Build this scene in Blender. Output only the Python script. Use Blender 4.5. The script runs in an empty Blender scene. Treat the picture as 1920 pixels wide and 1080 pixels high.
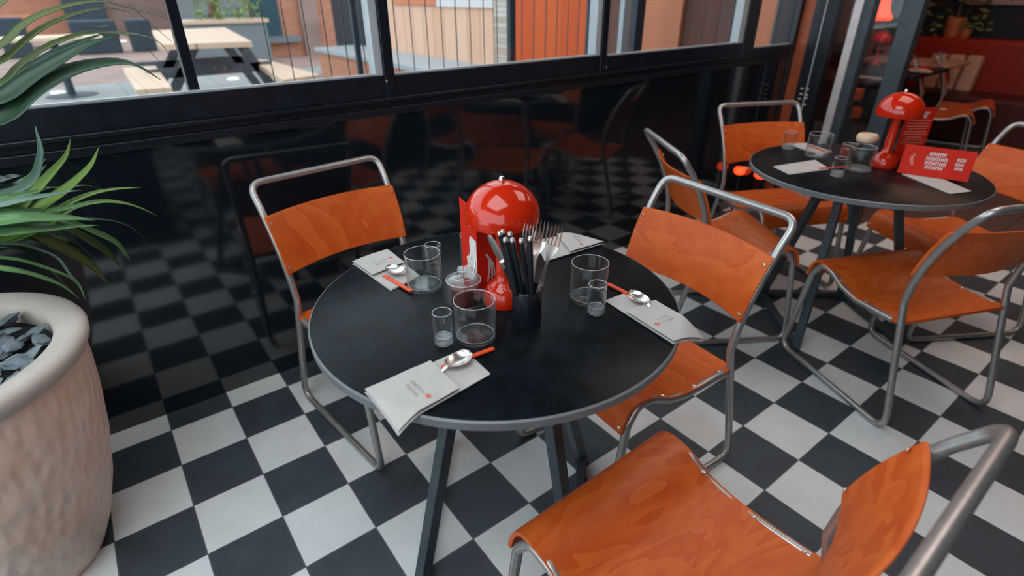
import bpy, bmesh, math, random
from mathutils import Vector, Matrix
random.seed(7)
sc = bpy.context.scene
col = sc.collection
PI = math.pi

# ---------------------------------------------------------------- camera
CAM = Vector((0.08836, -1.86712, 1.34265))
CR = Vector((0.796818, -0.604190, -0.005940))
CD = Vector((-0.293417, -0.378333, -0.877936))      # image "down"
CF = Vector((0.528193, 0.701298, -0.478742))
FPX = 1021.96
cd = bpy.data.cameras.new('camera')
cam = bpy.data.objects.new('camera', cd); col.objects.link(cam)
cd.sensor_width = 36; cd.lens = FPX / 1920 * 36
cd.clip_start = 0.02; cd.clip_end = 200
cd.dof.use_dof = True; cd.dof.focus_distance = 1.28; cd.dof.aperture_fstop = 2.4
m3 = Matrix((CR, -CD, -CF)).transposed()
cam.matrix_world = Matrix.Translation(CAM) @ m3.to_4x4()
sc.camera = cam

def ray(px, py):
    return CR * ((px - 960) / FPX) + CD * ((py - 540) / FPX) + CF
def onz(px, py, z=0.0):
    d = ray(px, py); return CAM + d * ((z - CAM.z) / d.z)
def ony(px, py, y):
    d = ray(px, py); return CAM + d * ((y - CAM.y) / d.y)
def onx(px, py, x):
    d = ray(px, py); return CAM + d * ((x - CAM.x) / d.x)

# ---------------------------------------------------------------- world, exposure, big lights
sc.view_settings.view_transform = 'Standard'; sc.view_settings.look = 'None'
sc.view_settings.exposure = 0.0; sc.view_settings.gamma = 1.0
sc.view_settings.use_curve_mapping = False
w = bpy.data.worlds.new('sky'); sc.world = w; w.use_nodes = True
bg = w.node_tree.nodes['Background']
bg.inputs[0].default_value = (0.76, 0.88, 0.94, 1); bg.inputs[1].default_value = 2.7

def area(name, loc, size, power, color, rot=(0, 0, 0), sy=None):
    l = bpy.data.lights.new(name, 'AREA'); l.energy = power; l.color = color
    l.shape = 'RECTANGLE'; l.size = size; l.size_y = sy or size
    o = bpy.data.objects.new(name, l); col.objects.link(o); o.location = loc; o.rotation_euler = rot
    return o
area('unseen_fill_light', (-0.4, -1.5, 2.84), 1.8, 44, (0.86, 0.95, 1.0))  # this and the next: unseen area lights added to brighten the room
area('unseen_fill_light', (2.7, -1.3, 2.84), 1.4, 22, (1.0, 0.80, 0.72))
area('restaurant_ceiling_light', (5.6, -0.8, 2.84), 1.6, 16, (1.0, 0.55, 0.36))

# ---------------------------------------------------------------- material helpers
def newmat(name):
    m = bpy.data.materials.new(name); m.use_nodes = True
    nt = m.node_tree; b = nt.nodes['Principled BSDF']
    return m, nt, b
def N(nt, t, **kw):
    n = nt.nodes.new(t)
    for k, v in kw.items(): setattr(n, k, v)
    return n
def plain(name, c, rough=0.5, metal=0.0, spec=0.5, coat=0.0, noise=0.0, nscale=20, bump=0.0, bscale=60, emit=None, es=0.0):
    m, nt, b = newmat(name)
    b.inputs['Base Color'].default_value = (*c, 1)
    b.inputs['Roughness'].default_value = rough; b.inputs['Metallic'].default_value = metal
    b.inputs['Specular IOR Level'].default_value = spec
    b.inputs['Coat Weight'].default_value = coat; b.inputs['Coat Roughness'].default_value = 0.08
    tc = N(nt, 'ShaderNodeTexCoord')
    if noise:
        n = N(nt, 'ShaderNodeTexNoise'); n.inputs['Scale'].default_value = nscale; n.inputs['Detail'].default_value = 5
        nt.links.new(tc.outputs['Object'], n.inputs['Vector'])
        r = N(nt, 'ShaderNodeValToRGB')
        r.color_ramp.elements[0].position = 0.3; r.color_ramp.elements[1].position = 0.7
        r.color_ramp.elements[0].color = (*[x * (1 - noise) for x in c], 1)
        r.color_ramp.elements[1].color = (*[min(1, x * (1 + noise)) for x in c], 1)
        nt.links.new(n.outputs['Fac'], r.inputs['Fac']); nt.links.new(r.outputs['Color'], b.inputs['Base Color'])
    if bump:
        n2 = N(nt, 'ShaderNodeTexNoise'); n2.inputs['Scale'].default_value = bscale; n2.inputs['Detail'].default_value = 4
        nt.links.new(tc.outputs['Object'], n2.inputs['Vector'])
        bp = N(nt, 'ShaderNodeBump'); bp.inputs['Strength'].default_value = bump; bp.inputs['Distance'].default_value = 0.01
        nt.links.new(n2.outputs['Fac'], bp.inputs['Height']); nt.links.new(bp.outputs['Normal'], b.inputs['Normal'])
    if emit:
        b.inputs['Emission Color'].default_value = (*emit, 1); b.inputs['Emission Strength'].default_value = es
    return m

def wood(name, c1, c2, scale=3.0, stretch=(1, 6, 1), rough=0.35, coat=0.0, dist=2.5, rings=1.0):
    m, nt, b = newmat(name)
    tc = N(nt, 'ShaderNodeTexCoord'); mp = N(nt, 'ShaderNodeMapping'); mp.inputs['Scale'].default_value = stretch
    oi = N(nt, 'ShaderNodeObjectInfo'); mul = N(nt, 'ShaderNodeVectorMath', operation='SCALE'); mul.inputs['Scale'].default_value = 7.0
    cmb = N(nt, 'ShaderNodeCombineXYZ')
    for i in range(3): nt.links.new(oi.outputs['Random'], cmb.inputs[i])
    nt.links.new(cmb.outputs[0], mul.inputs[0])
    add = N(nt, 'ShaderNodeVectorMath', operation='ADD')
    nt.links.new(tc.outputs['Object'], mp.inputs['Vector']); nt.links.new(mp.outputs[0], add.inputs[0]); nt.links.new(mul.outputs[0], add.inputs[1])
    n = N(nt, 'ShaderNodeTexNoise'); n.inputs['Scale'].default_value = scale; n.inputs['Detail'].default_value = 3; n.inputs['Distortion'].default_value = 0.6
    nt.links.new(add.outputs[0], n.inputs['Vector'])
    # contour bands of the noise = cathedral grain
    mu = N(nt, 'ShaderNodeMath', operation='MULTIPLY'); mu.inputs[1].default_value = 9.0 * rings
    fr = N(nt, 'ShaderNodeMath', operation='FRACT')
    nt.links.new(n.outputs['Fac'], mu.inputs[0]); nt.links.new(mu.outputs[0], fr.inputs[0])
    f = N(nt, 'ShaderNodeTexNoise'); f.inputs['Scale'].default_value = 22; f.inputs['Detail'].default_value = 6
    nt.links.new(add.outputs[0], f.inputs['Vector'])
    mx = N(nt, 'ShaderNodeMath', operation='MULTIPLY_ADD'); mx.inputs[1].default_value = 0.42
    nt.links.new(fr.outputs[0], mx.inputs[0])
    ml = N(nt, 'ShaderNodeMath', operation='MULTIPLY'); ml.inputs[1].default_value = 0.75
    nt.links.new(f.outputs['Fac'], ml.inputs[0]); nt.links.new(ml.outputs[0], mx.inputs[2])
    r = N(nt, 'ShaderNodeValToRGB'); r.color_ramp.elements[0].position = 0.2; r.color_ramp.elements[1].position = 0.9
    r.color_ramp.elements[0].color = (*c1, 1); r.color_ramp.elements[1].color = (*c2, 1)
    nt.links.new(mx.outputs[0], r.inputs['Fac']); nt.links.new(r.outputs['Color'], b.inputs['Base Color'])
    b.inputs['Roughness'].default_value = rough; b.inputs['Coat Weight'].default_value = coat; b.inputs['Coat Roughness'].default_value = 0.15
    return m

def planks(name, c1, c2, width=0.13, axis=0, gap=0.06, rough=0.6, dark=0.35):
    """boards: colour per board plus dark joints; axis = coordinate across the boards"""
    m, nt, b = newmat(name)
    tc = N(nt, 'ShaderNodeTexCoord'); sp = N(nt, 'ShaderNodeSeparateXYZ'); nt.links.new(tc.outputs['Object'], sp.inputs[0])
    d = N(nt, 'ShaderNodeMath', operation='DIVIDE'); d.inputs[1].default_value = width
    nt.links.new(sp.outputs[axis], d.inputs[0])
    fl = N(nt, 'ShaderNodeMath', operation='FLOOR'); fr = N(nt, 'ShaderNodeMath', operation='FRACT')
    nt.links.new(d.outputs[0], fl.inputs[0]); nt.links.new(d.outputs[0], fr.inputs[0])
    wn = N(nt, 'ShaderNodeTexWhiteNoise', noise_dimensions='1D'); nt.links.new(fl.outputs[0], wn.inputs['W'])
    n = N(nt, 'ShaderNodeTexNoise'); n.inputs['Scale'].default_value = 6; n.inputs['Detail'].default_value = 5
    nt.links.new(tc.outputs['Object'], n.inputs['Vector'])
    ad = N(nt, 'ShaderNodeMath', operation='ADD'); nt.links.new(wn.outputs['Value'], ad.inputs[0]); nt.links.new(n.outputs['Fac'], ad.inputs[1])
    hf = N(nt, 'ShaderNodeMath', operation='MULTIPLY'); hf.inputs[1].default_value = 0.5; nt.links.new(ad.outputs[0], hf.inputs[0])
    mix = N(nt, 'ShaderNodeMix', data_type='RGBA'); mix.inputs[6].default_value = (*c1, 1); mix.inputs[7].default_value = (*c2, 1)
    nt.links.new(hf.outputs[0], mix.inputs[0])
    lt = N(nt, 'ShaderNodeMath', operation='LESS_THAN'); lt.inputs[1].default_value = gap; nt.links.new(fr.outputs[0], lt.inputs[0])
    mix2 = N(nt, 'ShaderNodeMix', data_type='RGBA'); mix2.inputs[7].default_value = (*[x * dark for x in c1], 1)
    nt.links.new(lt.outputs[0], mix2.inputs[0]); nt.links.new(mix.outputs[2], mix2.inputs[6])
    nt.links.new(mix2.outputs[2], b.inputs['Base Color']); b.inputs['Roughness'].default_value = rough
    return m

def brick(name, c1, c2, mort, scale=5.0, w_=0.5, h_=0.18):
    m, nt, b = newmat(name)
    tc = N(nt, 'ShaderNodeTexCoord'); mp = N(nt, 'ShaderNodeMapping'); mp.inputs['Rotation'].default_value = (PI / 2, 0, 0)
    nt.links.new(tc.outputs['Object'], mp.inputs[0])
    t = N(nt, 'ShaderNodeTexBrick'); t.inputs['Scale'].default_value = scale
    t.inputs['Color1'].default_value = (*c1, 1); t.inputs['Color2'].default_value = (*c2, 1); t.inputs['Mortar'].default_value = (*mort, 1)
    t.inputs['Mortar Size'].default_value = 0.02; t.inputs['Brick Width'].default_value = w_; t.inputs['Row Height'].default_value = h_
    nt.links.new(mp.outputs[0], t.inputs['Vector']); nt.links.new(t.outputs['Color'], b.inputs['Base Color'])
    b.inputs['Roughness'].default_value = 0.8
    return m

def tile_floor():
    m, nt, b = newmat('checker_tiles')
    tc = N(nt, 'ShaderNodeTexCoord'); sp = N(nt, 'ShaderNodeSeparateXYZ'); nt.links.new(tc.outputs['Object'], sp.inputs[0])
    fls, frs = [], []
    for i in range(2):
        d = N(nt, 'ShaderNodeMath', operation='DIVIDE'); d.inputs[1].default_value = 0.2; nt.links.new(sp.outputs[i], d.inputs[0])
        fl = N(nt, 'ShaderNodeMath', operation='FLOOR'); nt.links.new(d.outputs[0], fl.inputs[0]); fls.append(fl)
        fr = N(nt, 'ShaderNodeMath', operation='PINGPONG'); fr.inputs[1].default_value = 0.5; nt.links.new(d.outputs[0], fr.inputs[0]); frs.append(fr)
    ad = N(nt, 'ShaderNodeMath', operation='ADD'); nt.links.new(fls[0].outputs[0], ad.inputs[0]); nt.links.new(fls[1].outputs[0], ad.inputs[1])
    pp = N(nt, 'ShaderNodeMath', operation='PINGPONG'); pp.inputs[1].default_value = 1.0; nt.links.new(ad.outputs[0], pp.inputs[0])
    mn = N(nt, 'ShaderNodeMath', operation='MINIMUM'); nt.links.new(frs[0].outputs[0], mn.inputs[0]); nt.links.new(frs[1].outputs[0], mn.inputs[1])
    lt = N(nt, 'ShaderNodeMath', operation='LESS_THAN'); lt.inputs[1].default_value = 0.007; nt.links.new(mn.outputs[0], lt.inputs[0])
    n = N(nt, 'ShaderNodeTexNoise'); n.inputs['Scale'].default_value = 9; n.inputs['Detail'].default_value = 7; n.inputs['Roughness'].default_value = 0.65
    nt.links.new(tc.outputs['Object'], n.inputs['Vector'])
    def ramp(a, c):
        r = N(nt, 'ShaderNodeValToRGB'); r.color_ramp.elements[0].position = 0.35; r.color_ramp.elements[1].position = 0.68
        r.color_ramp.elements[0].color = (*a, 1); r.color_ramp.elements[1].color = (*c, 1)
        nt.links.new(n.outputs['Fac'], r.inputs['Fac']); return r
    rw = ramp((0.70, 0.71, 0.70), (0.78, 0.79, 0.78)); rb = ramp((0.014, 0.024, 0.033), (0.032, 0.051, 0.065))
    # scuffs: sparse pale specks
    v = N(nt, 'ShaderNodeTexNoise'); v.inputs['Scale'].default_value = 38; v.inputs['Detail'].default_value = 2
    nt.links.new(tc.outputs['Object'], v.inputs['Vector'])
    gt = N(nt, 'ShaderNodeMapRange'); gt.inputs[1].default_value = 0.76; gt.inputs[2].default_value = 0.86; gt.inputs[4].default_value = 0.5; nt.links.new(v.outputs['Fac'], gt.inputs[0])
    ms = N(nt, 'ShaderNodeMix', data_type='RGBA'); ms.inputs[7].default_value = (0.25, 0.27, 0.28, 1)
    nt.links.new(gt.outputs[0], ms.inputs[0]); nt.links.new(rb.outputs[0], ms.inputs[6])
    mx = N(nt, 'ShaderNodeMix', data_type='RGBA'); nt.links.new(pp.outputs[0], mx.inputs[0])
    nt.links.new(ms.outputs[2], mx.inputs[6]); nt.links.new(rw.outputs[0], mx.inputs[7])
    mg = N(nt, 'ShaderNodeMix', data_type='RGBA'); mg.inputs[7].default_value = (0.11, 0.115, 0.12, 1)
    nt.links.new(lt.outputs[0], mg.inputs[0]); nt.links.new(mx.outputs[2], mg.inputs[6])
    nt.links.new(mg.outputs[2], b.inputs['Base Color'])
    rr = N(nt, 'ShaderNodeMapRange'); rr.inputs[3].default_value = 0.62; rr.inputs[4].default_value = 0.74; nt.links.new(n.outputs['Fac'], rr.inputs[0])
    nt.links.new(rr.outputs[0], b.inputs['Roughness'])
    b.inputs['Specular IOR Level'].default_value = 1.0
    return m

def pane_glass(name, tint=(0.93, 0.95, 0.96)):
    m, nt, b = newmat(name); nt.nodes.remove(b)
    out = nt.nodes['Material Output']
    tr = N(nt, 'ShaderNodeBsdfTransparent'); tr.inputs[0].default_value = (*tint, 1)
    gl = N(nt, 'ShaderNodeBsdfGlossy'); gl.inputs['Roughness'].default_value = 0.02; gl.inputs[0].default_value = (1, 1, 1, 1)
    lw = N(nt, 'ShaderNodeLayerWeight'); lw.inputs[0].default_value = 0.5
    pw = N(nt, 'ShaderNodeMath', operation='POWER'); pw.inputs[1].default_value = 5.0; nt.links.new(lw.outputs['Facing'], pw.inputs[0])
    fr = N(nt, 'ShaderNodeMath', operation='MULTIPLY_ADD'); fr.inputs[1].default_value = 0.95; fr.inputs[2].default_value = 0.035; nt.links.new(pw.outputs[0], fr.inputs[0])
    mx = N(nt, 'ShaderNodeMixShader'); nt.links.new(fr.outputs[0], mx.inputs[0]); nt.links.new(tr.outputs[0], mx.inputs[1]); nt.links.new(gl.outputs[0], mx.inputs[2])
    nt.links.new(mx.outputs[0], out.inputs[0]); return m

def clear_glass(name, c=(1, 1, 1), rough=0.0):
    m, nt, b = newmat(name)
    b.inputs['Base Color'].default_value = (*c, 1); b.inputs['Transmission Weight'].default_value = 1
    b.inputs['Roughness'].default_value = rough; b.inputs['IOR'].default_value = 1.45
    return m

M = {}
M['tiles'] = tile_floor()
M['black_panel'] = plain('gloss_black_panel', (0.0050, 0.0088, 0.0130), 0.07, spec=1.0, bump=0.02, bscale=3)
M['black_frame'] = plain('black_window_frame', (0.0065, 0.010, 0.016), 0.32, noise=0.3)
M['grey_frame'] = plain('pale_grey_aluminium', (0.42, 0.45, 0.47), 0.4, noise=0.08)  # also colours the mullions' lit sides and a post highlight
M['pink_pole'] = plain('brushed_pole', (0.62, 0.58, 0.58), 0.4, metal=0.3, noise=0.1)
M['orange_post'] = plain('rust_orange_post', (0.30, 0.065, 0.022), 0.45, noise=0.2)
M['ceiling'] = plain('dark_ceiling', (0.05, 0.05, 0.055), 0.8, noise=0.1)
M['wall_dark'] = plain('dark_interior_wall', (0.010, 0.013, 0.020), 0.6, noise=0.2)
M['pane'] = pane_glass('window_pane')
def thin_glass(name):
    m, nt, b = newmat(name); nt.nodes.remove(b); out = nt.nodes['Material Output']
    tr = N(nt, 'ShaderNodeBsdfTransparent'); tr.inputs[0].default_value = (0.95, 0.96, 0.96, 1)
    gl = N(nt, 'ShaderNodeBsdfGlossy'); gl.inputs['Roughness'].default_value = 0.06
    df = N(nt, 'ShaderNodeBsdfDiffuse'); df.inputs[0].default_value = (0.75, 0.76, 0.77, 1)
    lw = N(nt, 'ShaderNodeLayerWeight'); lw.inputs[0].default_value = 0.5
    pw = N(nt, 'ShaderNodeMath', operation='POWER'); pw.inputs[1].default_value = 2.8; nt.links.new(lw.outputs['Facing'], pw.inputs[0])
    m0 = N(nt, 'ShaderNodeMixShader'); m0.inputs[0].default_value = 0.12; nt.links.new(gl.outputs[0], m0.inputs[1]); nt.links.new(df.outputs[0], m0.inputs[2])
    md = N(nt, 'ShaderNodeMath', operation='MULTIPLY_ADD'); md.inputs[1].default_value = 0.80; md.inputs[2].default_value = 0.02; nt.links.new(pw.outputs[0], md.inputs[0])
    mx = N(nt, 'ShaderNodeMixShader'); nt.links.new(md.outputs[0], mx.inputs[0]); nt.links.new(tr.outputs[0], mx.inputs[1]); nt.links.new(m0.outputs[0], mx.inputs[2])
    nt.links.new(mx.outputs[0], out.inputs[0]); return m
M['glass'] = thin_glass('tableware_glass')
def rim_glass(name):
    m, nt, b = newmat(name); out = nt.nodes['Material Output']
    b.inputs['Base Color'].default_value = (0.80, 0.80, 0.82, 1); b.inputs['Roughness'].default_value = 0.12; b.inputs['Specular IOR Level'].default_value = 1.0
    tr = N(nt, 'ShaderNodeBsdfTransparent'); mx = N(nt, 'ShaderNodeMixShader'); mx.inputs[0].default_value = 0.55
    nt.links.new(tr.outputs[0], mx.inputs[1]); nt.links.new(b.outputs[0], mx.inputs[2]); nt.links.new(mx.outputs[0], out.inputs[0]); return m
M['edge_highlight'] = rim_glass('glass_edge_highlight')  # bright highlight on glass edges put into a pale material
M['glass_lid'] = rim_glass('thick_glass'); M['glass_lid'].node_tree.nodes['Mix Shader'].inputs[0].default_value = 0.16; M['glass_lid'].node_tree.nodes['Principled BSDF'].inputs['Roughness'].default_value = 0.05
M['wood'] = wood('orange_plywood', (0.50, 0.068, 0.009), (0.66, 0.135, 0.022), scale=2.6, stretch=(1, 2.4, 1), rough=0.40, coat=0.0)
M['wood'].node_tree.nodes['Principled BSDF'].inputs['Specular IOR Level'].default_value = 0.3
M['ply_edge'] = planks('plywood_edge', (0.50, 0.18, 0.06), (0.58, 0.22, 0.08), 0.0035, 2, 0.3)
M['tube'] = plain('satin_grey_steel', (0.44, 0.42, 0.41), 0.36, metal=0.75, noise=0.10, nscale=60)
M['rail'] = plain('dark_steel_rail', (0.10, 0.11, 0.12), 0.4, metal=0.6)
M['screw'] = plain('nickel_screw', (0.75, 0.70, 0.66), 0.3, metal=0.9)
M['table_top'] = plain('black_tabletop', (0.0035, 0.0060, 0.0080), 0.30, spec=0.10, noise=0.5, nscale=24, bump=0.03, bscale=120)
M['table_edge'] = plain('grey_edge_band', (0.14, 0.15, 0.16), 0.4, noise=0.1)
M['table_leg'] = plain('blue_black_steel', (0.048, 0.066, 0.080), 0.42, metal=0.1, noise=0.15)
M['red_gloss'] = plain('glossy_red_enamel', (0.54, 0.020, 0.004), 0.10, coat=0.25, spec=0.5)
M['red_card'] = plain('red_card', (0.56, 0.020, 0.008), 0.6, spec=0.15, noise=0.05)
M['white_print'] = plain('white_print', (0.66, 0.62, 0.62), 0.6, noise=0.04)
M['pink_print'] = plain('pale_red_print', (0.66, 0.16, 0.12), 0.6, noise=0.1)
M['chrome'] = plain('polished_steel', (0.86, 0.79, 0.75), 0.26, metal=1.0, noise=0.03)
M['black_handle'] = plain('black_handle', (0.012, 0.015, 0.020), 0.3, noise=0.2)
M['black_cup'] = plain('black_cup', (0.010, 0.012, 0.017), 0.22, noise=0.2)
M['paper'] = plain('white_napkin', (0.47, 0.44, 0.42), 0.85, noise=0.03, bump=0.12, bscale=160)
M['straw'] = plain('orange_red_straw', (0.72, 0.065, 0.010), 0.35, noise=0.05)
M['ink'] = plain('grey_ink', (0.50, 0.46, 0.465), 0.8, noise=0.05)
M['ink_red'] = plain('red_ink', (0.60, 0.14, 0.09), 0.8, noise=0.1)
M['sauce'] = plain('red_brown_sauce', (0.17, 0.022, 0.012), 0.25, coat=0.5, noise=0.5, nscale=120, bump=0.5, bscale=150)
M['pot_rim'] = plain('cream_rim', (0.60, 0.52, 0.46), 0.5, noise=0.04)
M['cream_lid'] = plain('cream_lid', (0.72, 0.52, 0.36), 0.5, noise=0.05)
M['stone'] = plain('slate', (0.17, 0.205, 0.235), 0.65, noise=0.35, nscale=14, bump=0.4, bscale=50)
M['soil'] = plain('dark_soil', (0.015, 0.014, 0.014), 0.9, noise=0.4)
M['paving'] = planks('pale_paving', (0.24, 0.25, 0.25), (0.31, 0.31, 0.305), 0.62, 0, 0.02, dark=0.6)
M['paving_pink'] = plain('pinkish_paving', (0.31, 0.20, 0.17), 0.8, noise=0.2, nscale=2)
M['picnic'] = planks('pale_timber', (0.62, 0.41, 0.28), (0.68, 0.49, 0.36), 0.14, 1, 0.05, dark=0.6)
M['picnic2'] = planks('pale_timber_lengthwise', (0.62, 0.41, 0.28), (0.68, 0.49, 0.36), 0.14, 0, 0.05, dark=0.6)
M['dark_timber'] = plain('grey_timber', (0.10, 0.11, 0.13), 0.7, noise=0.3)
M['tan_planks'] = planks('tan_boards', (0.50, 0.235, 0.13), (0.64, 0.36, 0.235), 0.19, 0, 0.05, dark=0.55)
M['orange_planks'] = planks('rust_orange_boards', (0.50, 0.115, 0.03), (0.66, 0.22, 0.085), 0.21, 0, 0.03, dark=0.6)
M['tan_planks_y'] = planks('tan_boards_y', (0.66, 0.35, 0.22), (0.78, 0.50, 0.36), 0.26, 1, 0.05, dark=0.55)
M['orange_planks_y'] = planks('rust_boards_y', (0.55, 0.060, 0.001), (0.64, 0.10, 0.008), 0.21, 1, 0.03, dark=0.6)
M['brown_planks_y'] = planks('brown_boards_y', (0.085, 0.032, 0.022), (0.16, 0.055, 0.032), 0.12, 1, 0.05)
M['brown_planks'] = planks('dark_brown_boards', (0.085, 0.032, 0.022), (0.16, 0.055, 0.032), 0.24, 0, 0.05)
M['orange_wall'] = plain('orange_render', (0.58, 0.20, 0.10), 0.7, noise=0.08, nscale=3)
M['brick'] = brick('orange_brick', (0.46, 0.15, 0.075), (0.52, 0.21, 0.12), (0.42, 0.25, 0.19), 3.0)
M['brick_low'] = brick('low_wall_brick', (0.50, 0.17, 0.08), (0.56, 0.24, 0.13), (0.46, 0.28, 0.21), 3.0)
M['brick_pale'] = brick('cream_stone', (0.60, 0.55, 0.48), (0.45, 0.35, 0.28), (0.30, 0.23, 0.19), 6.0, 0.5, 0.3)
M['cap'] = plain('pale_grey_coping', (0.38, 0.40, 0.42), 0.6, noise=0.05)
M['navy'] = plain('navy_painted', (0.024, 0.042, 0.06), 0.5, noise=0.3)
M['blue_sill'] = plain('blue_sill', (0.18, 0.20, 0.215), 0.5, noise=0.1)
M['win_dark'] = plain('dark_teal_glass', (0.05, 0.09, 0.11), 0.1, noise=0.3)
M['foliage'] = plain('garden_foliage', (0.14, 0.21, 0.045), 0.6, noise=0.5, nscale=9)
M['indoor_leaf'] = plain('olive_leaf', (0.12, 0.10, 0.03), 0.5, noise=0.4)
M['bark'] = plain('bark', (0.16, 0.08, 0.05), 0.8, noise=0.3)
M['terracotta'] = plain('terracotta', (0.50, 0.15, 0.05), 0.6, noise=0.12, emit=None)
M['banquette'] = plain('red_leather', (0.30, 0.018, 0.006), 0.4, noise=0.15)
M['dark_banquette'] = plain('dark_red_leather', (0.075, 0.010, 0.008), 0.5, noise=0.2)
M['brown_floor'] = planks('brown_wood_floor', (0.13, 0.082, 0.072), (0.19, 0.125, 0.11), 0.3, 1, 0.02, rough=0.35)
M['pale_table'] = plain('pale_pink_tabletop', (0.55, 0.33, 0.25), 0.5, noise=0.1)
M['beige_screen'] = plain('pale_rose_panel', (0.42, 0.30, 0.27), 0.7, noise=0.06)
M['orange_glow_wall'] = plain('lit_plaster', (0.42, 0.15, 0.06), 0.7, noise=0.15, nscale=4)  # orange glow on the wall put into the base colour
M['neon'] = plain('red_neon', (0.9, 0.05, 0.01), 0.4, emit=(1.0, 0.045, 0.006), es=2.2)
M['ember'] = plain('glowing_red_glass', (0.9, 0.1, 0.03), 0.3, emit=(1.0, 0.05, 0.01), es=2.5)
M['ember_core'] = plain('pale_core_glow', (1, 0.5, 0.3), 0.3, emit=(1.0, 0.40, 0.22), es=3.0)
M['disc_glow'] = plain('white_glow', (1, 0.95, 0.85), 0.4, emit=(1.0, 0.93, 0.82), es=1.1)

# textured pot
def pot_mat():
    m, nt, b = newmat('blush_concrete_pot')
    tc = N(nt, 'ShaderNodeTexCoord')
    n = N(nt, 'ShaderNodeTexNoise'); n.inputs['Scale'].default_value = 7; n.inputs['Detail'].default_value = 6
    nt.links.new(tc.outputs['Object'], n.inputs[0])
    r = N(nt, 'ShaderNodeValToRGB'); r.color_ramp.elements[0].position = 0.3; r.color_ramp.elements[1].position = 0.7
    r.color_ramp.elements[0].color = (0.84, 0.55, 0.42, 1); r.color_ramp.elements[1].color = (0.86, 0.68, 0.59, 1)
    nt.links.new(n.outputs['Fac'], r.inputs[0])
    mp = N(nt, 'ShaderNodeMapping'); mp.inputs['Rotation'].default_value = (0.5, 0.4, 0.6); mp.inputs['Scale'].default_value = (1, 1, 0.45)
    nt.links.new(tc.outputs['Object'], mp.inputs[0])
    v = N(nt, 'ShaderNodeTexVoronoi', feature='SMOOTH_F1'); v.inputs['Scale'].default_value = 42; v.inputs['Smoothness'].default_value = 0.6
    nt.links.new(mp.outputs[0], v.inputs[0])
    n2 = N(nt, 'ShaderNodeTexNoise'); n2.inputs['Scale'].default_value = 40; nt.links.new(tc.outputs['Object'], n2.inputs[0])
    ad = N(nt, 'ShaderNodeMath', operation='MULTIPLY_ADD'); ad.inputs[1].default_value = 0.3
    nt.links.new(n2.outputs['Fac'], ad.inputs[0]); nt.links.new(v.outputs['Distance'], ad.inputs[2])
    bp = N(nt, 'ShaderNodeBump'); bp.inputs['Strength'].default_value = 0.5; bp.inputs['Distance'].default_value = 0.013
    nt.links.new(ad.outputs[0], bp.inputs['Height']); nt.links.new(bp.outputs[0], b.inputs['Normal'])
    nt.links.new(r.outputs[0], b.inputs['Base Color']); b.inputs['Roughness'].default_value = 0.42
    return m
M['pot'] = pot_mat()

def leaf_mat(name, base, mid):
    m, nt, b = newmat(name)
    uv = N(nt, 'ShaderNodeUVMap'); sp = N(nt, 'ShaderNodeSeparateXYZ'); nt.links.new(uv.outputs[0], sp.inputs[0])
    pp = N(nt, 'ShaderNodeMath', operation='PINGPONG'); pp.inputs[1].default_value = 0.5; nt.links.new(sp.outputs[0], pp.inputs[0])
    n = N(nt, 'ShaderNodeTexNoise'); n.inputs['Scale'].default_value = 4
    mp = N(nt, 'ShaderNodeMapping'); mp.inputs['Scale'].default_value = (14, 0.6, 1); nt.links.new(uv.outputs[0], mp.inputs[0]); nt.links.new(mp.outputs[0], n.inputs[0])
    ad = N(nt, 'ShaderNodeMath', operation='MULTIPLY_ADD'); ad.inputs[1].default_value = 1.1
    nt.links.new(pp.outputs[0], ad.inputs[0]); nt.links.new(n.outputs['Fac'], ad.inputs[2])
    r = N(nt, 'ShaderNodeValToRGB'); r.color_ramp.elements[0].position = 0.35; r.color_ramp.elements[1].position = 1.0
    r.color_ramp.elements[0].color = (*base, 1); r.color_ramp.elements[1].color = (*mid, 1)
    nt.links.new(ad.outputs[0], r.inputs[0]); nt.links.new(r.outputs[0], b.inputs['Base Color']); b.inputs['Roughness'].default_value = 0.42
    return m
M['leaf'] = leaf_mat('green_leaf', (0.045, 0.16, 0.06), (0.16, 0.34, 0.12))
M['leaf_lime'] = leaf_mat('lime_leaf', (0.12, 0.26, 0.04), (0.26, 0.42, 0.09))
M['leaf_dark'] = leaf_mat('deep_green_leaf', (0.008, 0.040, 0.036), (0.035, 0.085, 0.04))
M['leaf_blue'] = leaf_mat('bluish_leaf', (0.10, 0.22, 0.17), (0.22, 0.36, 0.28))
M['leaf_olive'] = leaf_mat('olive_green_leaf', (0.05, 0.10, 0.03), (0.14, 0.19, 0.06))

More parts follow.
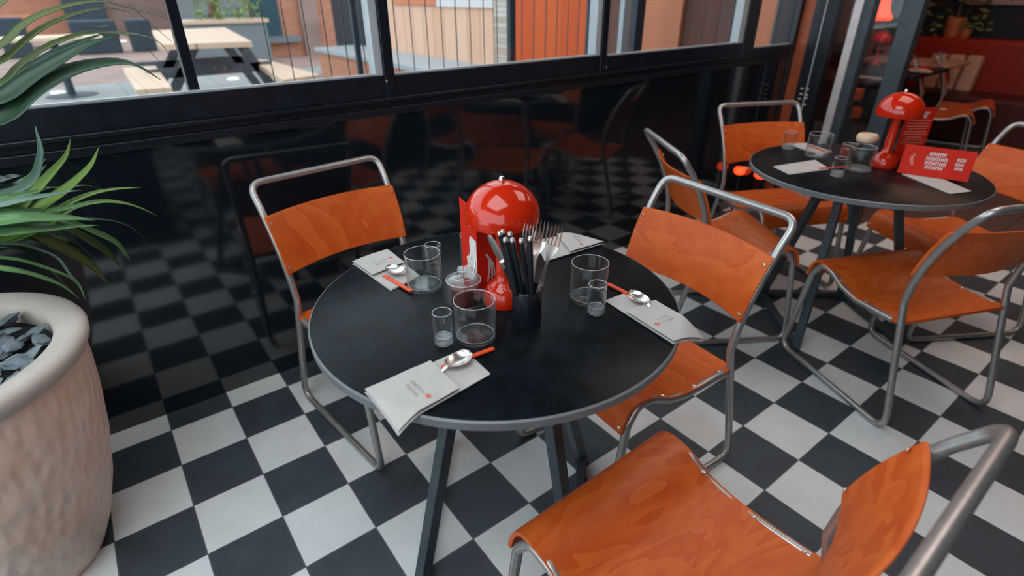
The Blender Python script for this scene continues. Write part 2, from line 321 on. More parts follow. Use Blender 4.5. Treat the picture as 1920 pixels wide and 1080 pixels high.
# ---------------------------------------------------------------- mesh helpers
class MB:
    def __init__(s): s.v = []; s.f = []; s.uv = None
    def add(s, v, f):
        o = len(s.v); s.v += [tuple(p) for p in v]; s.f += [tuple(i + o for i in q) for q in f]; return s
    def box(s, x0, x1, y0, y1, z0, z1):
        v = [(x0, y0, z0), (x1, y0, z0), (x1, y1, z0), (x0, y1, z0), (x0, y0, z1), (x1, y0, z1), (x1, y1, z1), (x0, y1, z1)]
        return s.add(v, [(0, 3, 2, 1), (4, 5, 6, 7), (0, 1, 5, 4), (1, 2, 6, 5), (2, 3, 7, 6), (3, 0, 4, 7)])
    def bar(s, a, b, w_, h, up=(0, 0, 1)):
        a = Vector(a); b = Vector(b); d = (b - a).normalized(); u = Vector(up)
        sx = d.cross(u)
        if sx.length < 1e-4: sx = d.cross(Vector((1, 0, 0)))
        sx.normalize(); uy = sx.cross(d).normalized()
        v = []
        for p in (a, b):
            for (i, j) in ((-1, -1), (1, -1), (1, 1), (-1, 1)): v.append(p + sx * (i * w_ / 2) + uy * (j * h / 2))
        return s.add(v, [(0, 1, 2, 3), (7, 6, 5, 4), (0, 4, 5, 1), (1, 5, 6, 2), (2, 6, 7, 3), (3, 7, 4, 0)])
    def tube(s, pts, r, n=10, closed=False):
        pts = [Vector(p) for p in pts]; k = len(pts)
        rs = r if isinstance(r, (list, tuple)) else [r] * k
        t = []
        for i in range(k):
            a = pts[i - 1] if (i > 0 or closed) else pts[i]; b = pts[(i + 1) % k] if (i < k - 1 or closed) else pts[i]
            t.append((b - a).normalized())
        nrm = t[0].orthogonal().normalized(); v = []
        for i in range(k):
            nrm = (nrm - t[i] * nrm.dot(t[i])).normalized(); bn = t[i].cross(nrm)
            for j in range(n):
                a = 2 * PI * j / n; v.append(pts[i] + (nrm * math.cos(a) + bn * math.sin(a)) * rs[i])
        f = []
        for i in range(k - 1 + (1 if closed else 0)):
            i2 = (i + 1) % k
            for j in range(n): f.append((i * n + j, i * n + (j + 1) % n, i2 * n + (j + 1) % n, i2 * n + j))
        if not closed:
            f.append(tuple(range(n - 1, -1, -1))); f.append(tuple((k - 1) * n + j for j in range(n)))
        return s.add(v, f)
    def lathe(s, prof, n=32, c=(0, 0, 0)):
        v = []; f = []; idx = []
        for (r, z) in prof:
            if r < 1e-6: idx.append([len(v)]); v.append((c[0], c[1], c[2] + z))
            else:
                idx.append(list(range(len(v), len(v) + n)))
                for j in range(n):
                    a = 2 * PI * j / n; v.append((c[0] + r * math.cos(a), c[1] + r * math.sin(a), c[2] + z))
        for a, b in zip(idx[:-1], idx[1:]):
            if len(a) == 1 and len(b) == 1: continue
            for j in range(n):
                j2 = (j + 1) % n
                if len(a) == 1: f.append((a[0], b[j2], b[j]))
                elif len(b) == 1: f.append((a[j], a[j2], b[0]))
                else: f.append((a[j], a[j2], b[j2], b[j]))
        return s.add(v, f)
    def prism(s, poly, z0, z1):
        n = len(poly); v = [(x, y, z0) for x, y in poly] + [(x, y, z1) for x, y in poly]
        f = [tuple(range(n - 1, -1, -1)), tuple(range(n, 2 * n))] + [(i, (i + 1) % n, n + (i + 1) % n, n + i) for i in range(n)]
        return s.add(v, f)
    def grid(s, P):
        """P: rows of points"""
        n = len(P); m = len(P[0]); v = [p for r in P for p in r]
        f = [(i * m + j, i * m + j + 1, (i + 1) * m + j + 1, (i + 1) * m + j) for i in range(n - 1) for j in range(m - 1)]
        return s.add(v, f)
    def slab(s, top, off):
        """top: grid of points, off(i,j) -> vector to the underside: closed sheet with thickness"""
        n = len(top); m = len(top[0])
        P = [[Vector(p) for p in r] for r in top]
        Q = [[P[i][j] + Vector(off(i, j)) for j in range(m)] for i in range(n)]
        o = len(s.v)
        s.v += [tuple(p) for r in P for p in r] + [tuple(p) for r in Q for p in r]
        k = n * m
        for i in range(n - 1):
            for j in range(m - 1):
                a = i * m + j; s.f.append((o + a, o + a + 1, o + a + m + 1, o + a + m)); s.f.append((o + k + a, o + k + a + m, o + k + a + m + 1, o + k + a + 1))
        for j in range(m - 1):
            s.f.append((o + j, o + k + j, o + k + j + 1, o + j + 1)); a = (n - 1) * m + j
            s.f.append((o + a, o + a + 1, o + k + a + 1, o + k + a))
        for i in range(n - 1):
            a = i * m; s.f.append((o + a, o + a + m, o + k + a + m, o + k + a)); a = i * m + m - 1
            s.f.append((o + a, o + k + a, o + k + a + m, o + a + m))
        return s
    def build(s, name, mat, parent=None, smooth=False, bevel=0.0, loc=None, angle=40, seg=2):
        me = bpy.data.meshes.new(name); me.from_pydata(s.v, [], s.f)
        bm = bmesh.new(); bm.from_mesh(me); bmesh.ops.recalc_face_normals(bm, faces=bm.faces); bm.to_mesh(me); bm.free()
        me.update(); me.materials.append(M[mat] if isinstance(mat, str) else mat)
        if smooth:
            for p in me.polygons: p.use_smooth = True
            me.set_sharp_from_angle(angle=math.radians(angle))
        o = bpy.data.objects.new(name, me); col.objects.link(o)
        if loc: o.location = loc
        if parent: o.parent = parent
        if bevel:
            md = o.modifiers.new('bevel', 'BEVEL'); md.width = bevel; md.segments = seg; md.limit_method = 'ANGLE'; md.angle_limit = math.radians(40)
        return o

def fillet(pts, rad, n=6):
    """round the inner corners of a polyline"""
    P = [Vector(p) for p in pts]; R = rad if isinstance(rad, (list, tuple)) else [rad] * len(P); out = [P[0]]
    for i in range(1, len(P) - 1):
        a, b, c = P[i - 1], P[i], P[i + 1]; u = (a - b); v = (c - b); lu, lv = u.length, v.length; u.normalize(); v.normalize()
        ang = u.angle(v); 
        if ang > 3.1: out.append(b); continue
        d = min(R[i] / math.tan(ang / 2), lu * 0.49, lv * 0.49)
        p0 = b + u * d; p1 = b + v * d
        for k in range(n + 1):
            t = k / n; out.append(p0 * (1 - t) ** 2 + b * 2 * t * (1 - t) + p1 * t * t)
    out.append(P[-1]); return out

def tag(o, label, cat, group=None, kind=None):
    o['label'] = label; o['category'] = cat
    if group: o['group'] = group
    if kind: o['kind'] = kind
    return o
def thing(name, label, cat, loc=(0, 0, 0), rz=0, group=None):
    o = bpy.data.objects.new(name, None); o.empty_display_size = 0.05; col.objects.link(o); o.location = loc; o.rotation_euler = (0, 0, rz)
    return tag(o, label, cat, group)
def struct(o): o['kind'] = 'structure'; return o
def copy_tree(o, parent=None):
    c = o.copy(); col.objects.link(c)
    if parent: c.parent = parent
    for ch in list(o.children): copy_tree(ch, c)
    return c
def dup(o, loc, rz, label, group=None):
    c = copy_tree(o); c.location = loc; c.rotation_euler = (0, 0, rz); c['label'] = label
    if group: c['group'] = group
    return c

# ================================================================= ROOM SHELL
WY = 0.104                      # inner face of the window wall
XR = 3.9                        # glazed wall to the restaurant
struct(MB().box(-2.6, XR + 0.05, -4.2, WY + 0.14, -0.05, 0).build('floor', 'tiles'))
struct(MB().box(-2.6, 8.0, -4.2, WY + 0.14, 2.9, 3.0).build('ceiling', 'ceiling'))
struct(MB().box(-1.2, 8.0, -4.3, -4.2, 0, 2.9).build('wall_front', 'wall_dark'))
bw = struct(MB().box(-2.6, XR, WY, WY + 0.14, 0, 0.935).build('wall_back', 'black_panel'))
struct(MB().box(-2.6, XR, WY - 0.012, WY + 0.14, 0.935, 0.962).box(-2.6, XR, WY - 0.004, WY + 0.14, 0.962, 0.985).box(-2.6, XR, WY - 0.018, WY + 0.14, 0.985, 0.998).build('trim_1', 'black_frame', bevel=0.003))
struct(MB().box(-2.6, XR, WY, WY + 0.14, 2.55, 2.9).build('trim_2', 'black_frame'))

def window(n, x0, x1, zs, grey_left=0.0, grey_right=0.0, gx=None):
    """pane between x0 and x1 above sill zs, with its frame"""
    fr = MB(); t = 0.0
    fr.box(x0, x1, WY, WY + 0.06, 0.998, zs)
    fr.box(x0, x1, WY, WY + 0.06, 2.49, 2.55)
    o = fr.build('window_%d' % n, 'black_frame', bevel=0.002); struct(o)
    MB().box(x0, x1, WY + 0.026, WY + 0.032, zs, 2.49).build('pane', 'pane', o)
    MB().box(x0, x1, WY + 0.006, WY + 0.022, zs, zs + 0.006).build('glazing_bead', 'grey_frame', o)
    if gx: MB().box(gx[0], gx[1], WY + 0.004, WY + 0.055, zs, 2.49).build('lit_side', 'grey_frame', o)  # pale strip puts the mullion's lit side into a colour
    return o
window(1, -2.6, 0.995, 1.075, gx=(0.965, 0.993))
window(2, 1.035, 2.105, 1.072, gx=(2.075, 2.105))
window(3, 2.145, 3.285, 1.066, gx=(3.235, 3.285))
window(4, 3.40, 3.84, 1.03)
struct(MB().box(0.995, 1.035, WY - 0.006, WY + 0.10, 0.965, 2.55).build('trim_3', 'black_frame', bevel=0.003))
struct(MB().box(2.105, 2.145, WY - 0.006, WY + 0.10, 0.965, 2.55).build('trim_4', 'black_frame', bevel=0.003))
struct(MB().box(3.285, 3.40, WY - 0.006, WY + 0.10, 0.965, 2.55).build('trim_5', 'black_frame', bevel=0.003))
struct(MB().box(3.84, XR, WY - 0.01, WY + 0.14, 0.0, 2.55).build('trim_6', 'black_frame', bevel=0.003))
struct(MB().box(0.362, 0.392, WY + 0.036, WY + 0.076, 1.075, 2.49).build('trim_7', 'black_frame', bevel=0.002))
# small screw heads and hinge plate on the wall
for (px, py) in ((725, 152), (1137, 126)):
    p = ony(px, py, WY - 0.008)
    tag(MB().lathe([(0, 0), (0.005, 0), (0.004, 0.003), (0, 0.004)], 10).build('screw_cap', 'screw', loc=(p.x, p.y, p.z)),
        'small pale screw cap on the black window frame beside the ' + ('left' if px < 900 else 'right') + ' mullion', 'screw')
for o in [o for o in col.objects if o.name.startswith('screw_cap')]: o.rotation_euler = (PI / 2, 0, 0)

# glazed wall towards the restaurant (plane X = XR)
def post(n, y0, y1, mat, x0=XR - 0.03, x1=XR + 0.05, z0=0, z1=2.9):
    o = struct(MB().box(x0, x1, y0, y1, z0, z1).build('trim_%d' % n, mat, bevel=0.003)); return o
post(8, 0.02, 0.094, 'orange_post', XR - 0.02)
post(9, -0.115, 0.02, 'black_frame')
post(10, -0.052, -0.045, 'grey_frame', XR - 0.036, XR - 0.03)  # highlight on the black post, put in as a thin pale strip
post(11, -0.262, -0.215, 'pink_pole', XR - 0.045)
post(12, -0.315, -0.262, 'table_leg')
post(13, -0.565, -0.47, 'table_leg')
d = struct(MB().box(XR - 0.01, XR + 0.03, -0.215, -0.115, 0, 0.08).box(XR - 0.01, XR + 0.03, -0.47, -0.315, 0, 0.08).box(XR - 0.01, XR + 0.03, -0.47, -0.115, 2.8, 2.9).build('window_5', 'black_frame'))
MB().box(XR + 0.006, XR + 0.012, -0.215, -0.115, 0.08, 2.8).build('pane', 'pane', d)
MB().box(XR + 0.006, XR + 0.012, -0.47, -0.315, 0.08, 2.8).build('pane', 'pane', d)
# slotted vent marks low on the dark post
vm = MB()
for (px, py) in ((1504, 166), (1514, 167), (1502, 176), (1512, 178), (1499, 185), (1511, 184), (1497, 194), (1508, 196)):
    p = onx(px, py, XR - 0.031); vm.box(p.x - 0.003, p.x + 0.001, p.y - 0.009, p.y + 0.009, p.z - 0.004, p.z + 0.004)
vm.build('vent_slots', 'white_print', bpy.data.objects['trim_9'])

# unseen black blocks added near the camera to darken the gloss wall's reflection
t = thing('blocker', 'black console at the near left of the room, added out of view to darken the wall reflection', 'blocker', (-.6, -2.0, 0))
MB().box(-1.2, .95, -.55, .36, .69, .72).build('blocker_top', 'wall_dark', t, bevel=.004); MB().box(-1.17, .92, -.52, .34, 0, .69).build('blocker_body', 'wall_dark', t)
t = thing('blocker', 'long black console at the near right of the room, added out of view to darken the wall reflection', 'blocker', (2.8, -2.4, 0))
MB().box(-2.2, 2.0, -.30, .32, .69, .72).build('blocker_top', 'wall_dark', t, bevel=.004); MB().box(-2.17, 1.97, -.28, .29, 0, .69).build('blocker_body', 'wall_dark', t)

# restaurant room
struct(MB().box(XR + 0.05, 8.0, -4.2, 2.2, -0.05, 0).build('floor', 'brown_floor'))
struct(MB().box(7.6, 7.7, -4.2, 2.2, 0, 2.9).build('wall_far', 'wall_dark'))
struct(MB().box(XR + 0.05, 7.6, 2.1, 2.2, 0, 2.9).build('wall_side', 'wall_dark'))
struct(MB().box(XR, XR + 0.05, WY + 0.14, 8.2, 0, 2.9).build('wall_left', 'wall_dark'))
struct(MB().box(XR, 8.0, WY + 0.14, 2.2, 2.9, 3.0).build('ceiling', 'ceiling'))

# ================================================================= CHAIRS
W_, YB, ZB, YT, ZT, L_ = 0.211, 0.105, 0.459, -0.039, 0.821, 0.534
WF, WT, BO = 0.219, 0.228, 0.034
TR = 0.0112
def post_pt(s, u):
    return Vector((s * (W_ + (WT - W_) * u), YB + (YT - YB) * u + BO * 4 * u * (1 - u), ZB + (ZT - ZB) * u))
def side_pts(s):
    P = [(s * W_, 0.118, 0.384), (s * W_, 0.27, 0.376), (s * W_, 0.345, 0.392), (s * W_, 0.40, 0.421), (s * W_, 0.452, 0.428), (s * (W_ + .002), 0.487, 0.375),
         (s * WF, L_, TR + 0.002), (s * WF, 0.0, TR + 0.002), (s * W_, YB, ZB)]
    R = [0, .1, .08, .07, .045, .03, .045, .05, .05]
    return P, R
def chair_frame():
    P, R = side_pts(-1); P2, R2 = side_pts(1)
    up = [post_pt(-1, u) for u in (.2, .4, .6, .8)] + [post_pt(-1, 1.0)]
    up2 = [post_pt(1, 1.0)] + [post_pt(1, u) for u in (.8, .6, .4, .2)]
    pts = P + up + up2 + P2[::-1]
    rad = R + [.2, .2, .2, .2, .062] + [.062, .2, .2, .2, .2] + R2[::-1]
    return fillet(pts, rad, 7)
def chair_seat():
    prof = [(0.083, 0.396), (0.14, 0.391), (0.22, 0.388), (0.28, 0.390), (0.34, 0.402), (0.385, 0.424), (0.42, 0.438), (0.452, 0.4425), (0.478, 0.437), (0.495, 0.420), (0.505, 0.396), (0.514, 0.362)]
    pr_ = [Vector((0, a, b)) for a, b in prof]
    # smooth by subdividing
    fine = []
    for i in range(len(pr_) - 1):
        p0 = pr_[max(i - 1, 0)]; p1 = pr_[i]; p2 = pr_[i + 1]; p3 = pr_[min(i + 2, len(pr_) - 1)]
        for k in range(4):
            t = k / 4
            fine.append(0.5 * ((2 * p1) + (-p0 + p2) * t + (2 * p0 - 5 * p1 + 4 * p2 - p3) * t * t + (-p0 + 3 * p1 - 3 * p2 + p3) * t ** 3))
    fine.append(pr_[-1]); hw = 0.219; nx = 12; top = []; nr = []
    for i, p in enumerate(fine):
        a = fine[max(i - 1, 0)]; b = fine[min(i + 1, len(fine) - 1)]; t = (b - a).normalized(); n = Vector((0, -t.z, t.y)); n.normalize(); nr.append(n)
        cut = 0.0
        top.append([(hw * (2 * j / nx - 1), p.y, p.z) for j in range(nx + 1)])
    s = MB().slab(top, lambda i, j: -nr[i] * 0.0095)
    return s
def back_pts(sh=0.0):
    rows = []
    for k in range(7):
        z = 0.556 + (0.732 - 0.556) * k / 6; u = (z - ZB) / (ZT - ZB); p = post_pt(1, u)
        row = []
        for j in range(17):
            q = 2 * j / 16 - 1; hw = p.x + 0.008
            bow = 0.046 * (1 - q * q)
            row.append((hw * q, p.y + 0.021 - bow + sh, z))
        rows.append(row)
    return rows
def screw_mb(p, n, r=0.0052):
    n = Vector(n).normalized(); a = n.orthogonal().normalized(); b = n.cross(a); p = Vector(p); v = []; m = MB()
    for (rr, h) in ((r, 0.0), (r * .9, 0.0016), (r * .4, 0.0026)):
        for j in range(10):
            t = 2 * PI * j / 10; v.append(p + (a * math.cos(t) + b * math.sin(t)) * rr + n * h)
    f = [tuple(range(20, 30))] + [(i * 10 + j, i * 10 + (j + 1) % 10, (i + 1) * 10 + (j + 1) % 10, (i + 1) * 10 + j) for i in range(2) for j in range(10)]
    return m.add(v, f)
def make_chair(label, group):
    t = thing('dining_chair', label, 'chair', (0, 0, 0), 0, group)
    MB().tube(chair_frame(), TR, 12).build('frame', 'tube', t, smooth=True)
    MB().bar((-W_, 0.108, 0.378), (W_, 0.108, 0.378), 0.022, 0.010).build('cross_rail', 'rail', t, bevel=0.002)
    st = chair_seat().build('seat', 'wood', t, smooth=True, angle=50)
    for s in (-1, 1):
        for (y, z) in ((0.13, 0.3925), (0.235, 0.3885), (0.36, 0.411)):
            screw_mb((s * (W_ - 0.004), y, z), (0, 0, 1)).build('screw', 'screw', st, smooth=True)
        screw_mb((s * (W_ - 0.004), 0.5105, 0.378), (0, 1, 0.25)).build('screw', 'screw', st, smooth=True)
    bk = MB().slab(back_pts(), lambda i, j: Vector((0, -0.0095, 0))).build('backrest', 'wood', t, smooth=True, angle=50)
    md = bk.modifiers.new('bevel', 'BEVEL'); md.width = 0.003; md.segments = 2; md.limit_method = 'ANGLE'; md.angle_limit = 0.9
    for s in (-1, 1):
        for z in (0.578, 0.712):
            u = (z - ZB) / (ZT - ZB); p = post_pt(s, u)
            screw_mb((p.x - s * 0.004, p.y + 0.0205, z), (0, 1, 0.1)).build('screw', 'screw', bk, smooth=True)
    return t
G1 = 'plywood and steel chairs around the two black tables'
c1 = make_chair('orange plywood chair by the black wall, left of the nearer table', G1)
c1.location = (.655, -.078, 0); c1.rotation_euler = (0, 0, 3.262)
dup(c1, (1.447, -1.032, 0), 1.497, 'orange plywood chair at the right side of the nearer table')
dup(c1, (.737, -1.797, 0), .016, 'closest orange plywood chair, its large seat filling the bottom edge')
dup(c1, (2.149, -1.600, 0), -.412, 'orange plywood chair in front of the farther table, seen from behind')
dup(c1, (2.865, -.33, 0), 2.687, 'orange plywood chair behind the farther table by the black wall, facing the camera')
dup(c1, (1.881, -.533, 0), -2.134, 'orange plywood chair seen edge-on, left of the farther table by the black wall')
dup(c1, (3.178, -1.42, 0), 1.023, 'orange plywood chair right of the farther table, cut by the right edge')

# ================================================================= TABLES
def make_table(label, c, feet, tops, bars, group):
    t = thing('round_table', label, 'table', (c[0], c[1], 0), 0, group)
    R = 0.4; prof = [(0, 0.722), (R - .004, 0.722), (R - .003, 0.7345), (R - .004, 0.739), (R - .006, 0.74), (0, 0.74)]
    MB().lathe(prof, 96).build('tabletop', 'table_top', t, smooth=True, angle=30)
    MB().lathe([(R - .004, 0.7215), (R, 0.7215), (R + 0.0005, 0.737), (R - .0035, 0.7395), (R - .004, 0.7215)], 96).build('edge_band', 'table_edge', t, smooth=True, angle=50)
    MB().box(-0.13, 0.13, -0.13, 0.13, 0.712, 0.7215).build('mounting_plate', 'table_leg', t, bevel=0.002)
    for fpt, tp in zip(feet, tops):
        a = Vector((fpt[0] - c[0], fpt[1] - c[1], 0.004)); b = Vector((tp[0] - c[0], tp[1] - c[1], 0.715))
        MB().bar(a, b, 0.030, 0.030, up=(-a.y, a.x, 0)).build('leg', 'table_leg', t, bevel=0.0025)
    for i, j in bars:
        a = Vector((feet[i][0] - c[0], feet[i][1] - c[1], 0.016)); b = Vector((feet[j][0] - c[0], feet[j][1] - c[1], 0.016))
        MB().bar(a, b, 0.030, 0.028).build('foot_bar', 'table_leg', t, bevel=0.0025)
    return t
T1 = (.697, -1.0); T2 = (2.375, -1.05)
make_table('nearer round black table with a grey edge, laid with napkins and a red lamp', T1,
           [(.42, -1.03), (.72, -.655), (1.042, -.97), (.74, -1.26)], [(.60, -1.02), (.69, -.90), (.79, -1.03), (.69, -1.165)],
           [(0, 1), (2, 3)], 'round black tables')
make_table('farther round black table carrying a red lamp and red menus', T2,
           [(2.19, -1.07), (2.50, -.725), (2.80, -.97), (2.565, -1.325)], [(2.27, -1.04), (2.36, -.95), (2.47, -1.02), (2.55, -1.115)],
           [(0, 1), (1, 2), (2, 3)], 'round black tables')

# ================================================================= TABLEWARE
ZT_ = 0.7402
def tumbler(label, x, y, r, h, thick_base=0.007, wall=0.0016, group='clear tumblers', name='glass_tumbler', cat='glass'):
    e = 0.003
    prof = [(0, 0), (r - e, 0), (r - .0008, e * .6), (r, e * 1.6), (r, h - .001), (r - wall * .5, h), (r - wall, h - .001), (r - wall, thick_base + .003), (r - wall - .003, thick_base), (0, thick_base)]
    o = MB().lathe(prof, 48).build(name, 'glass', smooth=True, angle=40, loc=(x, y, ZT_))
    rp = [(r - wall * .5 + .00065 * math.cos(a) , h - .0006 + .00065 * math.sin(a)) for a in [2 * PI * k / 8 for k in range(9)]]
    MB().lathe(rp, 48).build('rim', 'edge_highlight', o, smooth=True)
    rp = [(r - wall - .0025 + .0005 * math.cos(a) , thick_base + .0012 + .0005 * math.sin(a)) for a in [2 * PI * k / 8 for k in range(9)]]
    MB().lathe(rp, 48).build('base_ring', 'edge_highlight', o, smooth=True)
    if thick_base > .01:
        MB().lathe([(0, .001), (r - .003, .001), (r - .0012, .004), (r - .0014, thick_base - .001), (r * .5, thick_base - .004), (0, thick_base - .005)], 32).build('thick_base', 'glass_lid', o, smooth=True)
    return tag(o, label, cat, group)
GT = 'clear straight-sided tumblers on the tables'; GS = 'small clear shot glasses on the tables'
tumbler('clear tumbler in front of the sauce jar on the nearer table, closest of its tumblers', .574, -1.102, .0405, .086, group=GT)
tumbler('clear tumbler on the left of the nearer table beside the far left napkin', .598, -.854, .041, .086, group=GT)
tumbler('clear tumbler on the right of the nearer table beside the right napkin', .857, -1.127, .0405, .090, group=GT)
tumbler('clear tumbler half hidden behind the standing menu on the nearer table', .752, -.842, .039, .088, group=GT)
tumbler('small thick-based shot glass left of the closest tumbler on the nearer table', .513, -1.082, .0190, .071, .016, .002, GS, 'shot_glass')
tumbler('small thick-based shot glass behind the left tumbler on the nearer table', .655, -.800, .0195, .072, .016, .002, GS, 'shot_glass')
tumbler('small thick-based shot glass in front of the right tumbler on the nearer table', .828, -1.181, .0195, .070, .016, .002, GS, 'shot_glass')
tumbler('clear tumbler on the farther table behind the crossed napkin', 2.43, -.845, .045, .088, group=GT)
tumbler('clear tumbler standing before the cream-lidded jar on the farther table', 2.352, -1.040, .045, .088, group=GT)
tumbler('small shot glass beside the front left napkin of the farther table', 2.21, -1.03, .023, .068, .016, .002, GS, 'shot_glass')
p = onz(1477, 278, ZT_); tumbler('small shot glass at the left rim of the farther table', p.x, p.y, .026, .07, .014, .002, GS, 'shot_glass')
p = onz(1585, 303, ZT_)
tumbler('small glass of brown sauce standing behind the shot glass on the farther table', p.x, p.y, .026, .07, .004, .002, None, 'sauce_glass', 'glass')
sg = bpy.data.objects['sauce_glass']; MB().lathe([(0, .006), (.0225, .006), (.0225, .05), (0, .05)], 24).build('sauce', 'sauce', sg, smooth=True)

# sauce jar with knobbed lid
t = thing('sauce_jar', 'round glass jar of red-brown sauce with a knobbed glass lid on the nearer table', 'jar', (.628, -.978, ZT_))
r = .035
MB().lathe([(0, 0), (.029, 0), (.0335, .003), (r, .012), (r, .052), (.037, .055), (.0355, .058), (.0335, .056), (.0325, .050), (.0325, .012), (.030, .006), (0, .005)], 48).build('jar_body', 'glass', t, smooth=True)
MB().lathe([(0, .0055), (.0295, .0065), (.0318, .013), (.0318, .046), (.02, .047), (0, .0465)], 40).build('sauce', 'sauce', t, smooth=True)
MB().lathe([(0, .060), (.030, .060), (.0375, .0585), (.038, .061), (.036, .064), (.024, .068), (.010, .0705), (.006, .073), (.0055, .076), (.012, .080), (.0135, .084), (.011, .088), (0, .089)], 48).build('lid', 'glass', t, smooth=True)
MB().lathe([(.037 + .0011 * math.cos(a), .0605 + .0011 * math.sin(a)) for a in [2 * PI * k / 8 for k in range(9)]], 48).build('lid_rim', 'edge_highlight', t, smooth=True)
MB().lathe([(0, .0795), (.0115, .080), (.0125, .084), (.010, .0875), (0, .0885)], 24).build('lid_knob', 'glass_lid', t, smooth=True)
MB().lathe([(.024 + .0007 * math.cos(a), .068 + .0007 * math.sin(a)) for a in [2 * PI * k / 8 for k in range(9)]], 48).build('lid_step', 'edge_highlight', t, smooth=True)
sp_ = t
MB().tube([(0.026, 0.006, 0.020), (0.034, 0.010, 0.060), (0.046, 0.016, 0.108)], [.0014, .0014, .0018], 8).build('jar_spoon_handle', 'chrome', t, smooth=True)
p = onz(1617, 290, ZT_)
t = thing('condiment_jar', 'glass jar with a rounded cream lid on the farther table', 'jar', (p.x, p.y, ZT_))
MB().lathe([(0, 0), (.030, 0), (.033, .004), (.033, .055), (.031, .055), (.031, .006), (0, .004)], 32).build('jar_body', 'glass', t, smooth=True)
MB().lathe([(0, .055), (.036, .055), (.040, .062), (.040, .075), (.034, .084), (0, .087)], 32).build('lid', 'cream_lid', t, smooth=True)

# red mushroom lamps
def make_lamp(label, x, y, z=ZT_, group='red mushroom table lamps'):
    t = thing('table_lamp', label, 'lamp', (x, y, z), 0, group)
    base = [(0, 0), (.044, 0), (.0455, .003), (.0455, .016), (.0425, .030), (.036, .041), (.027, .048), (.0185, .055), (.0155, .07), (.0145, .192), (.0, .192)]
    MB().lathe(base, 48).build('base', 'red_gloss', t, smooth=True)
    R = .0765; zr = .203; prof = [(.016, zr - .002), (.060, zr - .006), (.070, zr - .012), (.0755, zr - .013), (R - .0008, zr - .010)]
    for k in range(0, 15):
        a = (PI / 2) * k / 14; prof.append((R * math.cos(a) * 1.0 + .0004, zr + .069 * math.sin(a)))
    prof[-1] = (0, prof[-1][1])
    MB().lathe(prof, 64).build('lamp_shade', 'red_gloss', t, smooth=True, angle=60)
    MB().lathe([(0, .268), (.004, .269), (.0065, .274), (.0065, .278), (.004, .282), (0, .283)], 20).build('finial', 'chrome', t, smooth=True)
    return t
lamp = make_lamp('glossy red mushroom lamp in the middle of the nearer table', .703, -1.020)
dup(lamp, (2.476, -1.077, ZT_), 0, 'glossy red mushroom lamp on the farther table in front of a red menu')

# ---- cutlery cup
cx, cy = .689, -1.119
tag(MB().lathe([(0, 0), (.029, 0), (.0305, .002), (.0305, .078), (.0297, .080), (.0288, .078), (.0288, .004), (0, .004)], 48).build('cutlery_cup', 'black_cup', loc=(cx, cy, ZT_), smooth=True),
    'black round cup holding upright cutlery in the middle of the nearer table', 'cup')
def place_up(o, foot, tip, roll=0):
    """local +z runs from foot to tip"""
    f_ = Vector(foot); d = (Vector(tip) - f_).normalized(); q = d.to_track_quat('Z', 'Y')
    o.location = f_; o.rotation_euler = (q.to_matrix().to_4x4() @ Matrix.Rotation(roll, 4, 'Z')).to_euler()
def make_fork(label, group):
    t = thing('fork', label, 'fork', (0, 0, 0), 0, group)
    ln = .205
    # handle and neck as a flat tapering slab
    rows = []
    for (z, hw, off) in ((0, .0060, 0), (.03, .0068, .001), (.08, .0048, .002), (.118, .0032, .003), (.134, .0036, .003), (.144, .0090, .001), (.154, .0125, -.002), (.162, .0130, -.003)):
        rows.append([(hw * q, off, z) for q in (-1, -.33, .33, 1)])
    MB().slab(rows, lambda i, j: Vector((0, .0022, 0))).build('fork_body', 'chrome', t, smooth=True, angle=60)
    for k in range(4):
        x = -.0112 + .0075 * k
        MB().tube([(x, -.002, .159), (x, -.003, .178), (x * .98, 0, .193), (x * .96, .004, ln)], [.0016, .0015, .0013, .0006], 6).build('tine', 'chrome', t, smooth=True)
    return t
def pxz(px, py, z): return onz(px, py, z)
fk = None
fz = ZT_ + .008
forks = [((1004, 420), 0.950, (.010, .006), .25), ((1019, 412), .950, (.008, .014), .5), ((1047, 420), .949, (.014, -.002), .7), ((990, 430), .944, (.006, .002), .1)]
GF = 'forks standing in the black cutlery cup'
for i, (pp_, z, (fx, fy), roll) in enumerate(forks):
    tip = onz(*pp_, z)
    if fk is None: fk = make_fork('', GF); o = fk
    else: o = copy_tree(fk)
    o['label'] = ['steel fork standing upright second from left among the forks in the cup', 'steel fork standing third from left among the forks in the cup', 'rightmost steel fork leaning right out of the black cup', 'leftmost steel fork, partly behind the knife handles in the cup'][i]
    place_up(o, (cx + fx, cy + fy, fz), tip, 0.65 + roll * .3)
